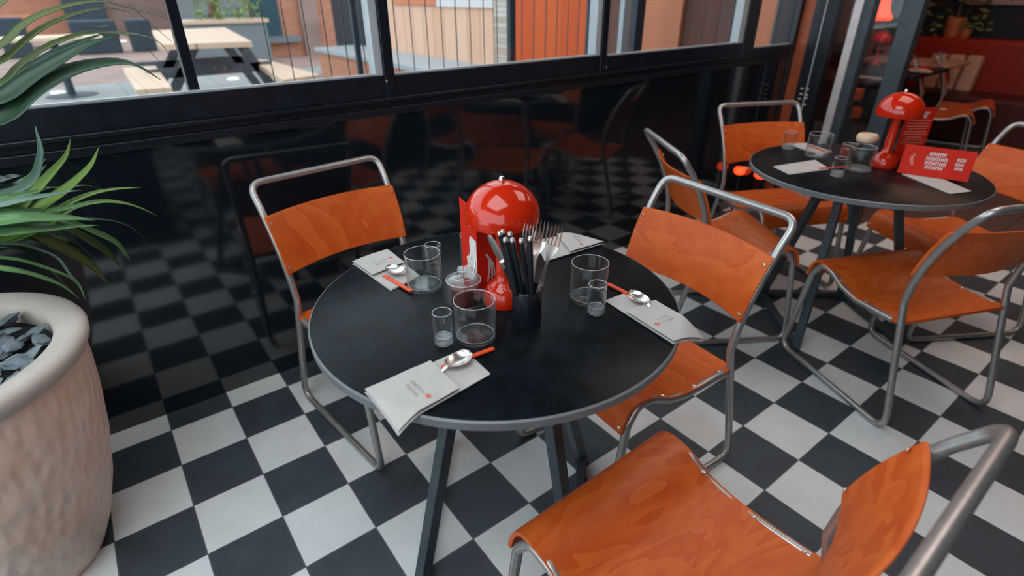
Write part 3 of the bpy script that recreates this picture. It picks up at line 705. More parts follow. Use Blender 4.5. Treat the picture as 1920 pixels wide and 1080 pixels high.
def make_knife(label, group, tip_px, tz, foot, blade_up=False):
    t = thing('table_knife', label, 'knife', (0, 0, 0), 0, group); ln = 0.205
    if blade_up:
        MB().tube([(0, 0, 0), (0, 0, .05), (0, 0, .132)], [.0050, .0060, .0064], 12).build('handle', 'black_handle', t, smooth=True)
        MB().lathe([(0, .132), (.0068, .132), (.0070, .146), (0, .146)], 14).build('collar', 'chrome', t)
        rows = [[(-.0068, 0, .146), (0, -.0008, .146), (.0068, 0, .146)], [(-.0090, 0, .165), (0, -.0008, .165), (.0080, 0, .165)], [(-.0088, 0, .190), (0, -.0008, .190), (.0060, 0, .190)], [(-.0060, 0, .202), (-.002, -.0005, .202), (.0025, 0, .202)], [(-.004, 0, .206), (-.002, -.0003, .2065), (0, 0, .206)]]
        MB().slab(rows, lambda i, j: Vector((0, .0014, 0))).build('blade', 'chrome', t, smooth=True, angle=60)
    else:
        MB().tube([(0, 0, .0), (0, 0, .09)], [.0035, .0042], 6).build('blade', 'chrome', t, smooth=True)
        MB().tube([(0, 0, .070), (0, 0, .13), (0, 0, .198)], [.0044, .0054, .0050], 12).build('handle', 'black_handle', t, smooth=True)
        MB().lathe([(0, .198), (.0051, .198), (.0053, .2015), (.0036, .2045), (0, .205)], 14).build('end_cap', 'screw', t, smooth=True)
    f_ = Vector((cx + foot[0], cy + foot[1], fz)); place_up(t, f_, onz(*tip_px, tz), 1.1 if blade_up else 0); return t
GK = 'black-handled knives standing in the black cutlery cup'
kn = [((936, 434), .948, (-.008, .006), 'second from left'), ((942, 431), .950, (-.012, .018), 'third from left, behind its neighbour'),
      ((956, 436), .949, (-.004, .012), 'at the back, near the middle of the handles'), ((960, 446), .948, (-.002, -.004), 'in the front middle, tallest of its cluster'),
      ((947, 447), .947, (-.014, -.004), 'in front of the two leftmost handles'), ((977, 448), .947, (.006, -.010), 'just left of the rightmost one'), ((994, 447), .947, (.000, -.018), 'rightmost, before the forks')]
make_knife('knife with its steel blade up and black handle, leaning left out of the cup', GK, (911, 428), .951, (.004, -.010), True)
for tp, tz, ft, s in kn:
    make_knife('black knife handle in the cup, ' + s, GK, tp, tz, ft)

# ================================================================= NAPKINS
def napkin(label, quad, pocket=0.62, group='folded white napkins with a pocket', text=True, flip=False, sag=None, seed=0):
    """quad: outer-left, inner-left, inner-right, outer-right corners on the table (world xy)"""
    rnd = random.Random(seed)
    A, B, C_, D = [Vector((q[0], q[1], 0)) for q in quad]
    c0 = (A + B + C_ + D) / 4
    t = thing('napkin', label, 'napkin', (c0.x, c0.y, ZT_), 0, group)
    def P(u, v):   # u along, v across
        p = (A * (1 - u) + B * u) * (1 - v) + (D * (1 - u) + C_ * u) * v
        return p
    tc = Vector((sag[0], sag[1], 0)) if sag else None
    def H(p, base):
        z = base
        if sag:
            rr = (p - tc).length - 0.398
            if rr > 0: z -= rr * rr * sag[2] + rr * sag[3]
        return z
    nu, nv = 24, 10
    def sheet(u0, u1, v0, v1, base, jit=0.0):
        rows = []
        for i in range(nu + 1):
            row = []
            for j in range(nv + 1):
                u = u0 + (u1 - u0) * i / nu; v = v0 + (v1 - v0) * j / nv
                p = P(u, v); row.append((p.x - c0.x, p.y - c0.y, H(p, base) + jit * math.sin(u * 17 + v * 9 + seed)))
            rows.append(row)
        return rows
    dn = lambda i, j: Vector((0, 0, -0.0011))
    base = MB().slab(sheet(0, 1, 0, .97, .0016), dn); base.slab(sheet(0.0, .985, .03, 1, .0030), dn)
    base.build('napkin_sheet', 'paper', t, smooth=True, angle=50)
    if pocket:
        pk = MB().slab(sheet(0.004, pocket, .01, .985, .0092, .0004), lambda i, j: Vector((0, 0, -0.0013))).build('pocket', 'paper', t, smooth=True, angle=50)
        if text:
            ink = MB(); U = (B - A).normalized(); V = (D - A).normalized()
            wv = (D - A).length; wu = (B - A).length
            u_t = (0.36, 0.30) if not flip else (0.30, 0.36)
            for li, uc in enumerate(u_t):
                k = 9 if li == 0 else 8; v = 0.30 + 0.03 * li
                for c in range(k):
                    vv = v + c * 0.045; w1 = 0.0034; h1 = 0.006
                    p = P(uc, vv); z = H(p, .0098)
                    def seg(a0, b0, a1, b1):
                        q0 = p + U * a0 + V * b0 - c0; q1 = p + U * a1 + V * b1 - c0
                        ink.bar((q0.x, q0.y, z), (q1.x, q1.y, z), .0007, .0004)
                    s = rnd.randrange(4)
                    if s == 0: seg(-h1 / 2, 0, h1 / 2, w1 / 2); seg(h1 / 2, w1 / 2, -h1 / 2, w1)
                    elif s == 1: seg(-h1 / 2, 0, h1 / 2, 0); seg(-h1 / 2, w1, h1 / 2, w1); seg(h1 / 2, 0, h1 / 2, w1); seg(-h1 / 2, 0, -h1 / 2, w1)
                    elif s == 2: seg(-h1 / 2, 0, h1 / 2, 0); seg(h1 / 2, 0, -h1 / 2, w1); seg(-h1 / 2, w1, h1 / 2, w1)
                    else: seg(-h1 / 2, 0, h1 / 2, 0); seg(h1 / 2, 0, h1 / 2, w1); seg(0, 0, 0, w1 * .8)
            ink.build('printed_text', 'ink', pk)
            ev = 0.80; p = P(u_t[0] + (.01 if not flip else 0), ev) - c0; z = H(P(u_t[0], ev), .0100)
            lf = []
            for k in range(12):
                a = 2 * PI * k / 12; q = p + V * (.0062 * math.cos(a)) + U * (.0042 * math.sin(a) * (1 + .4 * math.cos(a))); lf.append((q.x, q.y))
            MB().prism(lf, z - .0003, z + .0001).build('printed_emblem', 'ink_red', pk)
    return t, P, c0, H

def spoon(label, P, H, c0, tip_uv, into_uv, group='steel spoons tucked in the napkin pockets'):
    a = P(*into_uv); b = P(*tip_uv); d = (b - a); L = d.length; d.normalize()
    t = thing('spoon', label, 'spoon', (b.x, b.y, ZT_ + .006), math.atan2(d.y, d.x) - PI / 2, group)
    rows = []
    n = 20
    for i in range(n + 1):
        y = -.056 * (1 - i / n); q = 1 - ((y + .028) / .0282) ** 2; hw = .0190 * math.sqrt(max(q, 0.01)) * (1 + .10 * (y + .027) / .025)
        rows.append([(hw * k / 6, y, .0025 + .0075 * (k / 6) ** 2 + .0045 * ((y + .028) / .028) ** 2) for k in range(-6, 7)])
    MB().slab(rows, lambda i, j: Vector((0, 0, -.0013))).build('bowl', 'chrome', t, smooth=True, angle=70)
    MB().slab([[(-.0035, -.0545, .0070), (.0035, -.0545, .0070)], [(-.0025, -.062, .0030), (.0025, -.062, .0030)], [(-.003, -.070, .0008), (.003, -.070, .0008)], [(-.005, -.098, .0000), (.005, -.098, .0000)]],
              lambda i, j: Vector((0, 0, -.0011))).build('handle', 'chrome', t, smooth=True, angle=60)
    return t
def stick(label, a, b, z=ZT_ + .0065, w_=.0095):
    a = Vector((a[0], a[1], z)); b = Vector((b[0], b[1], z)); c = (a + b) / 2; d = b - a; L = d.length
    o = MB().box(-L / 2, L / 2, -w_ / 2, w_ / 2, -.0018, .0018).build('straw_sachet', 'straw', bevel=.0008, loc=c); o.rotation_euler = (0, 0, math.atan2(d.y, d.x))
    return tag(o, label, 'straw', 'orange-red paper straws beside the napkins')

Q = lambda *pp_: [(onz(px, py, ZT_)[0], onz(px, py, ZT_)[1]) for px, py in pp_]
tq = (T1[0], T1[1], 6.0, .25)
# near napkin (outer-left, inner-left, inner-right, outer-right)
qn = Q((684, 737), (869, 655), (921, 703), (745, 803))
t, P, c0, H = napkin('folded white napkin at the front of the nearer table, hanging over its edge', qn, .64, sag=tq, seed=1)
spoon('steel spoon with its bowl lying on the front napkin of the nearer table', P, H, c0, (.965, .38), (.60, .40))
a = onz(829, 693, ZT_); b = onz(926, 657, ZT_); stick('orange-red straw beneath the spoon of the front napkin', a, b, ZT_ + .0048)
# far left napkin
ql = Q((660, 494), (733, 546), (788, 519), (728, 472))
t, P, c0, H = napkin('folded white napkin on the far left of the nearer table, before the first chair', ql, .55, sag=tq, seed=2, flip=True)
spoon('steel spoon with its bowl on the far left napkin', P, H, c0, (.86, .64), (.52, .40))
a = onz(720, 520, ZT_); b = onz(772, 550, ZT_); stick('orange-red straw sticking off the far left napkin', a, b, ZT_ + .0052)
# right napkin
qr = Q((1322, 622), (1185, 545), (1133, 565), (1262, 647))
t, P, c0, H = napkin('folded white napkin on the right of the nearer table, hanging over its edge', qr, .66, sag=tq, seed=3, flip=True)
spoon('steel spoon with its bowl on the right napkin of the nearer table', P, H, c0, (.90, .35), (.60, .35))
a = onz(1139, 535, ZT_); b = onz(1205, 568, ZT_); stick('orange-red straw beneath the spoon of the right napkin', a, b, ZT_ + .0048)
# back napkin
qb = Q((1100, 433), (1003, 452), (1022, 492), (1136, 457))
napkin('folded white napkin at the back of the nearer table, behind the forks', qb, .60, sag=tq, seed=4)
# napkins on the far table
t2q = (T2[0], T2[1], 6.0, .25)
t, P, c0, H = napkin('folded white napkin at the front left of the farther table', Q((1449, 313), (1480, 328), (1556, 318), (1528, 301)), 0, sag=t2q, seed=5, text=False)
a = onz(1535, 318, ZT_); b = onz(1590, 315, ZT_); stick('orange-red straw behind the shot glass on the farther table', a, b, ZT_ + .0052)
napkin('folded white napkin lying left of the tumbler at the back of the farther table', Q((1461, 266), (1540, 292), (1560, 285), (1490, 262)), 0, sag=t2q, seed=6, text=False)
a = onz(1515, 274, ZT_); b = onz(1553, 289, ZT_); stick('orange-red straw on the back left napkin of the farther table', a, b, ZT_ + .0052)
napkin('folded white napkin beneath the lying red menu on the farther table', Q((1690, 327), (1742, 326), (1822, 360), (1782, 365)), 0, sag=t2q, seed=7, text=False)

# ================================================================= MENUS
def card(mb, a, b, z0, z1, th=.0008, lean=0.0):
    a = Vector((a[0], a[1], 0)); b = Vector((b[0], b[1], 0)); n = Vector((-(b - a).y, (b - a).x, 0)).normalized()
    v = []
    for s in (-1, 1):
        for (p, z) in ((a, z0), (b, z0), (b, z1), (a, z1)):
            q = p + n * (s * th / 2) + n * (lean * (z - z0)); v.append((q.x, q.y, z))
    mb.add(v, [(0, 1, 2, 3), (7, 6, 5, 4), (0, 4, 5, 1), (1, 5, 6, 2), (2, 6, 7, 3), (3, 7, 4, 0)])
S_ = (.668, -.974); A_ = (.688, -.880); C_ = (.800, -.952); HM = .205
t = thing('menu', 'red folded menu standing half open behind the lamp on the nearer table', 'menu', (S_[0], S_[1], ZT_))
mm = MB(); card(mm, (0, 0), (A_[0] - S_[0], A_[1] - S_[1]), .0005, HM); card(mm, (0, 0), (C_[0] - S_[0], C_[1] - S_[1]), .0005, .186)
mm.build('cover', 'red_card', t)
# white page with the torn-looking red and grey artwork on the left panel
def on_panel(a, b, off):
    a = Vector((a[0], a[1], 0)); b = Vector((b[0], b[1], 0)); d = (b - a).normalized(); n = Vector((d.y, -d.x, 0)) * off
    return lambda s, z: tuple(a + d * s + n + Vector((0, 0, z)))
def poly_on(mb, f, pts, th=.0003):
    n = len(pts); v = [f(s, z) for s, z in pts]; mb.add(v, [tuple(range(n))]); return mb
La = (A_[0] - S_[0], A_[1] - S_[1]); ll = math.hypot(*La)
fl = on_panel((0, 0), La, -.0009)
poly_on(MB(), fl, [(.002, .004), (ll * .93, .004), (ll * .90, .04), (ll * .62, .055), (ll * .66, .075), (ll * .48, .085), (ll * .42, .10), (ll * .46, .118), (ll * .40, .135), (.002, .135)]).build('white_artwork', 'white_print', t)
f2 = on_panel((0, 0), La, -.0012)
sq = MB()
for (s, z, w1, h1) in ((.030, .078, .005, .009), (.045, .062, .006, .003), (.028, .056, .012, .003), (.033, .059, .003, .005), (.050, .083, .004, .008)):
    poly_on(sq, f2, [(s, z), (s + w1, z), (s + w1, z + h1), (s, z + h1)])
sq.build('small_print', 'ink_red', t)
# dancing white figure on the right panel
Ra = (C_[0] - S_[0], C_[1] - S_[1]); fr_ = on_panel((0, 0), Ra, .0009)
fig = MB()
def limb(pts, w1):
    for (a, b) in zip(pts[:-1], pts[1:]):
        dx, dz = b[0] - a[0], b[1] - a[1]; L = math.hypot(dx, dz); nx, nz = -dz / L * w1 / 2, dx / L * w1 / 2
        poly_on(fig, fr_, [(a[0] + nx, a[1] + nz), (b[0] + nx, b[1] + nz), (b[0] - nx, b[1] - nz), (a[0] - nx, a[1] - nz)])
limb([(.025, .098), (.033, .086), (.040, .078)], .005)
limb([(.033, .086), (.034, .058), (.030, .034), (.025, .033)], .005)
limb([(.038, .082), (.042, .058), (.043, .036), (.039, .034)], .005)
limb([(.044, .074), (.049, .056), (.052, .038), (.049, .036)], .004)
limb([(.060, .118), (.066, .098), (.068, .078), (.072, .058)], .006)
limb([(.058, .112), (.063, .116), (.070, .110)], .004)
fig.build('printed_figures', 'white_print', t)

# farther table: menu standing at the back and menu lying on its long side
b0 = onz(1672, 302, ZT_); b1 = onz(1722, 302, ZT_)
t = thing('menu', 'tall red menu with pale lines of text standing behind the lamp on the farther table', 'menu', (b0.x, b0.y, ZT_))
d = (b1 - b0); ln = .105; d = d.normalized() * ln
mm = MB(); card(mm, (0, 0), (d.x, d.y), .0005, .205); e = Vector((-d.y, d.x, 0)) * .35 + d * .8; card(mm, (d.x, d.y), (d.x - e.x * .8 , d.y + .07), .0005, .205)
mm.build('cover', 'red_card', t)
fb = on_panel((0, 0), (d.x, d.y), .0009); tx = MB(); hd = MB()
for k in range(11):
    z = .155 - k * .0105; w1 = (.088, .080, .086, .070, .084, .088, .060, .082, .086, .045, .03)[k]
    poly_on(tx, fb, [((ln - w1) / 2, z), ((ln + w1) / 2, z), ((ln + w1) / 2, z + .005), ((ln - w1) / 2, z + .005)])
tx.build('text_lines', 'pink_print', t)
for (s0, s1, z) in ((.040, .085, .184), (.036, .080, .174), (.034, .078, .166)):
    for k in range(6):
        a0 = s0 + (s1 - s0) * k / 6; poly_on(hd, fb, [(a0, z), (a0 + .0055, z), (a0 + .0055, z + .006), (a0, z + .006)])
hd.build('heading', 'white_print', t)

p0 = onz(1679, 327, ZT_); 
q0 = Vector((2.412, -1.152, 0)); q1 = Vector((2.475, -1.352, 0)); d = (q1 - q0); ln = d.length; dn_ = d.normalized()
t = thing('menu', 'red menu with white lettering on its long edge on the farther table', 'menu', (q0.x, q0.y, ZT_ + .004))
mm = MB(); card(mm, (0, 0), (d.x, d.y), .0005, .098, lean=.35); nn = Vector((-dn_.y, dn_.x, 0))
card(mm, (nn.x * .085, nn.y * .085), (nn.x * .085 + d.x, nn.y * .085 + d.y), .0005, .097, lean=-.52)
mm.build('cover', 'red_card', t)
def fm(s, z): 
    v = dn_ * s + nn * (.35 * z) - nn * .0012; return (v.x, v.y, z)
let = MB()
def word(s0, z0, s1, h1, nlet, sl=0.0):
    wl = (s1 - s0) / nlet
    for k in range(nlet):
        a0 = s0 + k * wl; b_ = a0 + wl * .78; st = wl * .24
        shapes = ([(a0, z0), (a0 + st, z0), (a0 + st, z0 + h1), (a0, z0 + h1)], [(b_ - st, z0), (b_, z0), (b_, z0 + h1), (b_ - st, z0 + h1)], [(a0, z0 + h1 * (.78 if k % 2 else .38)), (b_, z0 + h1 * (.78 if k % 2 else .38)), (b_, z0 + h1 * (1.0 if k % 2 else .62)), (a0, z0 + h1 * (1.0 if k % 2 else .62))])
        for s in shapes: let.add([fm(x, z) for x, z in s], [(0, 1, 2, 3)])
k_ = ln / .215
for (s0, z0, s1, h1, n_) in ((.080, .070, .132, .012, 5), (.074, .055, .140, .012, 6), (.074, .040, .140, .012, 6), (.078, .026, .134, .011, 5),
                             (.165, .060, .192, .012, 3), (.163, .046, .190, .010, 4), (.166, .033, .190, .010, 3)):
    word(s0 * k_, z0, s1 * k_, h1, n_)
let.build('lettering', 'white_print', t)
ar = MB(); 
for s in ([(.032, .070), (.038, .072), (.036, .050), (.028, .044)], [(.028, .044), (.036, .050), (.042, .034), (.034, .032)], [(.026, .060), (.032, .066), (.030, .048), (.024, .046)]):
    ar.add([fm(x * k_, z) for x, z in s], [(0, 1, 2, 3)])
ar.build('printed_figure', 'pink_print', t)

# ================================================================= POT, STONES, PLANT
PC = (-.39, -.33)
t = thing('planter_pot', 'large blush cream pot with rough dimpled sides and a smooth rim in the left foreground', 'pot', (PC[0], PC[1], 0))
body = [(0, 0), (.165, 0), (.178, .01), (.215, .09), (.252, .20), (.283, .33), (.304, .46), (.313, .55), (.314, .60), (.309, .60), (.262, .57), (0, .56)]
o = MB().lathe(body, 96).build('pot_body', 'pot', t, smooth=True, angle=60)
MB().lathe([(.312, .598), (.322, .606), (.331, .622), (.333, .638), (.327, .649), (.314, .653), (.290, .652), (.272, .646), (.262, .634), (.258, .60), (.256, .55), (.268, .55), (.276, .60), (.312, .598)], 96).build('rim', 'pot_rim', t, smooth=True, angle=60)
MB().lathe([(0, .600), (.2565, .600), (.2565, .585), (0, .585)], 48).build('soil', 'soil', t)
rs = random.Random(3); cnt = 0; placed = []
while cnt < 64:
    a = rs.uniform(-1.6, 2.4); rr = .240 * math.sqrt(rs.random())
    x, y = PC[0] + rr * math.cos(a), PC[1] + rr * math.sin(a)
    if any(math.hypot(x - q[0], y - q[1]) < .026 for q in placed):
        if rs.random() < .9: continue
    placed.append((x, y)); bm = bmesh.new(); bmesh.ops.create_icosphere(bm, subdivisions=2, radius=1)
    s3 = (rs.uniform(.020, .034), rs.uniform(.014, .024), rs.uniform(.006, .012))
    ph = [rs.uniform(0, 6) for _ in range(3)]
    for v in bm.verts:
        k = 1 + .18 * math.sin(5 * v.co.x + ph[0]) * math.cos(4 * v.co.y + ph[1]) + .12 * math.sin(7 * v.co.z + ph[2])
        v.co = Vector((v.co.x * s3[0] * k, v.co.y * s3[1] * k, v.co.z * s3[2] * k))
    me = bpy.data.meshes.new('slate_chip'); bm.to_mesh(me); bm.free(); me.materials.append(M['stone'])
    o = bpy.data.objects.new('slate_chip', me); col.objects.link(o)
    o.location = (x, y, .611 + rs.uniform(0, .014)); o.rotation_euler = (rs.uniform(-.5, .5), rs.uniform(-.5, .5), rs.uniform(0, 6))
    tag(o, 'blue-grey slate chip among those filling the large cream pot', 'stone', 'slate chips in the cream pot'); cnt += 1

plant = thing('leafy_plant', 'long-leaved green plant growing from the large cream pot at the left edge', 'plant', (PC[0], PC[1], .59))
def catmull(P, n):
    # smooth curve through the points, evenly spaced along its length
    L = [0]
    for a, b in zip(P[:-1], P[1:]): L.append(L[-1] + (b - a).length)
    def tan(k):
        if k == 0: return (P[1] - P[0]) / (L[1] - L[0])
        if k == len(P) - 1: return (P[-1] - P[-2]) / (L[-1] - L[-2])
        return (P[k + 1] - P[k - 1]) / (L[k + 1] - L[k - 1])
    def hermite(t):
        i = max(k for k in range(len(P) - 1) if L[k] <= t + 1e-9); h = L[i + 1] - L[i]; u = (t - L[i]) / h
        m0, m1 = tan(i) * h, tan(i + 1) * h
        return P[i] * (2 * u ** 3 - 3 * u * u + 1) + m0 * (u ** 3 - 2 * u * u + u) + P[i + 1] * (-2 * u ** 3 + 3 * u * u) + m1 * (u ** 3 - u * u)
    m = 36
    return [hermite(L[-1] * k / m * .99999) for k in range(m + 1)]
def leaf(pts3, width, mat, wp=.35, tilt=0.0):
    P = catmull([Vector(p) for p in pts3], 8); n = len(P); o0 = plant.location
    me_v = []; uv = []; f = []
    view = Vector((.45, .75, -.35)).normalized()
    for i, p in enumerate(P):
        t = i / (n - 1)
        d = (P[min(i + 1, n - 1)] - P[max(i - 1, 0)]).normalized()
        s = d.cross(Vector((math.sin(tilt), -.55, .8)).normalized()); s.normalize(); up = s.cross(d)
        wv = width * (min(1, (t / wp)) ** .6 * .55 + .45) * max(0.02, (1 - max(0, (t - wp) / (1 - wp)) ** 2.3))
        for k, q in enumerate((-1, -.5, 0, .5, 1)):
            me_v.append(p + s * (q * wv / 2) + up * (abs(q) * wv * .22) - o0); uv.append(((q + 1) / 2, t))
    for i in range(n - 1):
        for k in range(4): a = i * 5 + k; f.append((a, a + 1, a + 6, a + 5))
    me = bpy.data.meshes.new('leaf'); me.from_pydata([tuple(v) for v in me_v], [], f); u = me.uv_layers.new(name='UVMap')
    for lp in me.loops: u.data[lp.index].uv = uv[lp.vertex_index]
    for p in me.polygons: p.use_smooth = True
    me.materials.append(M[mat]); ob = bpy.data.objects.new('leaf', me); col.objects.link(ob); ob.parent = plant
    md = ob.modifiers.new('solid', 'SOLIDIFY'); md.thickness = .0008
    return ob
def leaf_px(pts, width, mat, y0=-.36, y1=-.25, root=None, wp=.35, tilt=0.0):
    if root and len(pts) > 3 and pts[0][0] < 0: y0 = y0 + (y1 - y0) / (len(pts) - 1); pts = pts[1:]
    n = len(pts); P = [root] if root else []
    for i, (px, py) in enumerate(pts): P.append(tuple(ony(px, py, y0 + (y1 - y0) * i / (n - 1))))
    return leaf(P, width, mat, wp, tilt)
R1 = (-.37, -.34, .93); R2 = (-.40, -.34, 1.08)
MB().tube([(0, 0, 0), (.01, 0, .18), (.02, -.01, .36)], [.018, .015, .013], 10).build('stem', 'bark', plant, smooth=True)
MB().tube([(-.03, 0, 0), (-.035, -.01, .25), (-.01, -.01, .52)], [.016, .014, .011], 10).build('stem', 'bark', plant, smooth=True)
LW = [
 # lower crown
 ([(-20, 425), (46, 352), (76, 291), (66, 236)], .018, 'leaf_blue', -.34, -.22),
 ([(0, 420), (61, 364), (100, 322), (124, 292), (132, 260)], .021, 'leaf_lime', -.34, -.24),
 ([(0, 440), (67, 395), (110, 366), (142, 340), (171, 309), (186, 274)], .022, 'leaf_lime', -.35, -.26),
 ([(0, 450), (90, 408), (128, 383), (171, 364), (214, 355), (266, 351)], .013, 'leaf_lime', -.34, -.22),
 ([(0, 455), (85, 425), (134, 392), (183, 379), (225, 380), (260, 389), (296, 405)], .012, 'leaf_lime', -.33, -.18),
 ([(-20, 382), (40, 376), (92, 366), (130, 359), (154, 357)], .013, 'leaf_blue', -.38, -.32),
 ([(-30, 394), (20, 398), (61, 400), (122, 391), (155, 384), (181, 377)], .019, 'leaf', -.38, -.30),
 ([(-30, 412), (30, 411), (92, 410), (140, 410), (179, 413)], .026, 'leaf', -.40, -.33),
 ([(-30, 436), (40, 434), (92, 430), (140, 425), (187, 422)], .017, 'leaf', -.40, -.33),
 ([(100, 408), (183, 411), (214, 415), (245, 426), (265, 442), (281, 459)], .005, 'leaf_dark', -.33, -.2),
 ([(40, 400), (122, 416), (171, 435), (214, 456), (245, 489)], .020, 'leaf', -.30, -.14),
 ([(20, 405), (107, 422), (153, 446), (196, 472), (226, 500)], .025, 'leaf_olive', -.30, -.14),
 ([(0, 415), (61, 440), (122, 470), (171, 500), (203, 533)], .025, 'leaf_olive', -.31, -.18),
 ([(40, 425), (110, 440), (150, 465), (192, 492)], .012, 'leaf_dark', -.28, -.10),
 ([(-10, 440), (30, 464), (76, 493), (104, 515), (124, 537)], .015, 'leaf_dark', -.30, -.14),
 ([(-30, 450), (20, 457), (61, 464), (107, 483), (131, 514), (150, 535), (160, 562)], .006, 'leaf_blue', -.36, -.28),
 ([(-30, 476), (20, 485), (76, 499), (131, 520), (150, 538), (158, 560)], .008, 'leaf', -.37, -.29),
 ([(-30, 495), (20, 506), (61, 515), (100, 528), (125, 541), (150, 561)], .010, 'leaf', -.39, -.32),
 ([(-30, 360), (15, 350), (55, 334), (86, 297)], .014, 'leaf_dark', -.30, -.14),
 ([(-30, 370), (20, 355), (65, 330), (88, 308)], .012, 'leaf_dark', -.28, -.10),
 ([(-30, 335), (20, 333), (60, 336), (110, 344)], .012, 'leaf_dark', -.26, -.06),
 ([(60, 350), (120, 352), (160, 348), (190, 354)], .006, 'leaf_olive', -.28, -.08),
 ([(-30, 470), (25, 440), (60, 420), (90, 400), (110, 385)], .016, 'leaf_lime', -.32, -.22),
 ([(-30, 450), (0, 447), (50, 431), (90, 440)], .018, 'leaf', -.36, -.28),
 # filler leaves
 ([(-30, 430), (20, 415), (70, 402), (120, 396)], .026, 'leaf', -0.38, -0.3),
 ([(-30, 445), (15, 448), (60, 446), (115, 452), (160, 470)], .022, 'leaf_olive', -0.3, -0.16),
 ([(-30, 400), (10, 385), (40, 350), (62, 318)], .022, 'leaf_lime', -0.33, -0.24),
 ([(-30, 420), (25, 425), (80, 424), (128, 430)], .024, 'leaf_blue', -0.39, -0.32),
 ([(-30, 390), (15, 372), (60, 362), (100, 350)], .020, 'leaf', -0.37, -0.3),
 ([(-30, 460), (10, 452), (45, 448), (80, 455), (105, 472)], .018, 'leaf', -0.35, -0.25),
 ([(-30, 345), (0, 338), (30, 340), (70, 352)], .018, 'leaf_dark', -0.3, -0.14),
 # upper crown
 ([(-60, 135), (0, 88), (46, 46), (93, 22), (148, 7), (185, 3), (213, 7), (235, 15)], .013, 'leaf_olive', -.38, -.22),
 ([(-60, 175), (0, 117), (56, 70), (93, 46), (148, 25), (204, 15), (245, 24)], .012, 'leaf_olive', -.38, -.22),
 ([(-60, 215), (0, 160), (37, 124), (93, 86), (157, 64), (213, 62), (262, 66), (300, 80), (322, 110)], .011, 'leaf_olive', -.38, -.16),
 ([(-60, 225), (0, 188), (56, 150), (111, 116), (167, 84), (224, 66)], .030, 'leaf_dark', -.40, -.30),
 ([(-60, 268), (0, 226), (56, 180), (111, 146), (167, 126), (228, 118), (262, 127), (302, 150)], .034, 'leaf_dark', -.42, -.26),
 ([(-60, 210), (0, 170), (56, 134), (111, 98), (150, 80), (200, 60)], .024, 'leaf_dark', -.34, -.20),
 ([(150, 52), (190, 50), (212, 47)], .003, 'leaf_dark', -.28, -.22),
 ([(200, 2), (250, 17), (285, 26), (315, 36)], .0035, 'leaf_dark', -.26, -.16),
 ([(240, 8), (266, 29), (295, 55), (325, 80)], .0025, 'leaf_olive', -.26, -.14),
 ([(225, 62), (262, 78), (280, 95), (298, 114)], .0025, 'leaf_olive', -.28, -.18),
 ([(-60, 60), (0, 10), (40, -20)], .016, 'leaf_olive', -.40, -.36),
 ([(-60, 300), (0, 205), (20, 150), (60, 120)], .016, 'leaf_olive', -.36, -.30),
]
for i, (pts, wd, mt, ya, yb_) in enumerate(LW):
    rt = None
    if pts[0][0] <= 0: rt = R1 if i < 31 else R2
    leaf_px(pts, wd * (1.35 if wd > .009 else 1.1), mt, ya, yb_, rt, wp=.62 if yb_ >= -.18 and wd > .012 else (.45 if wd > .01 else .5))
for k in range(16):        # leaves on the side away from the camera's frame
    a = rs.uniform(PI * .6, PI * 1.5); R0 = Vector(R1 if k % 2 else R2); ln = rs.uniform(.28, .42); up = rs.uniform(.0, .2)
    dx, dy = math.cos(a) * ln, math.sin(a) * ln * .8
    leaf([R0, R0 + Vector((dx * .4, dy * .4, up + .08)), R0 + Vector((dx * .8, dy * .8, up * .6)), R0 + Vector((dx, dy, up * .2 - .12))], .024, ('leaf', 'leaf_olive', 'leaf_dark')[k % 3])

# ================================================================= RED GLOWS BY THE WALL
for (px, py, s, lab) in ((1387, 320, .8, 'small red glow by the black wall, the dimmer left one of two'), (1427, 328, 1.0, 'small red glow by the black wall, the brighter right one of two')):
    q = ony(px, py, 0.04)  # red glows of unknown source, built as glowing bodies on stands
    t = thing('red_glow', lab, 'lantern', (q.x, q.y, 0), 0, 'red glows by the wall')
    z = q.z
    MB().lathe([(0, 0), (.03, 0), (.032, .004), (.008, .012), (.007, z - .03), (.02, z - .022), (0, z - .022)], 20).build('stand', 'black_frame', t, smooth=True)
    MB().lathe([(0, z - .022), (.030 * s, z - .022), (.045 * s, z - .008), (.045 * s, z + .010), (.036 * s, z + .020), (0, z + .020)], 24).build('glowing_glass', 'ember', t, smooth=True)
    if s == 1.0:
        MB().lathe([(0, z + .0205), (.026, z + .0205), (.020, z + .024), (0, z + .025)], 16).build('glow_core', 'ember_core', t, smooth=True)

# ================================================================= RESTAURANT INTERIOR
t = thing('banquette', 'long red leather banquette along the far restaurant wall', 'bench', (7.25, 0, 0))
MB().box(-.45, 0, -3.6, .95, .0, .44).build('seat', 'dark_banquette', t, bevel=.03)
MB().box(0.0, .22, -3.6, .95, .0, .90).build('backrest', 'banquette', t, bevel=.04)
tag(MB().box(7.475, 7.595, -3.6, .97, 0, .88).build('ledge', 'dark_banquette'), 'low dark ledge behind the red banquette', 'ledge')
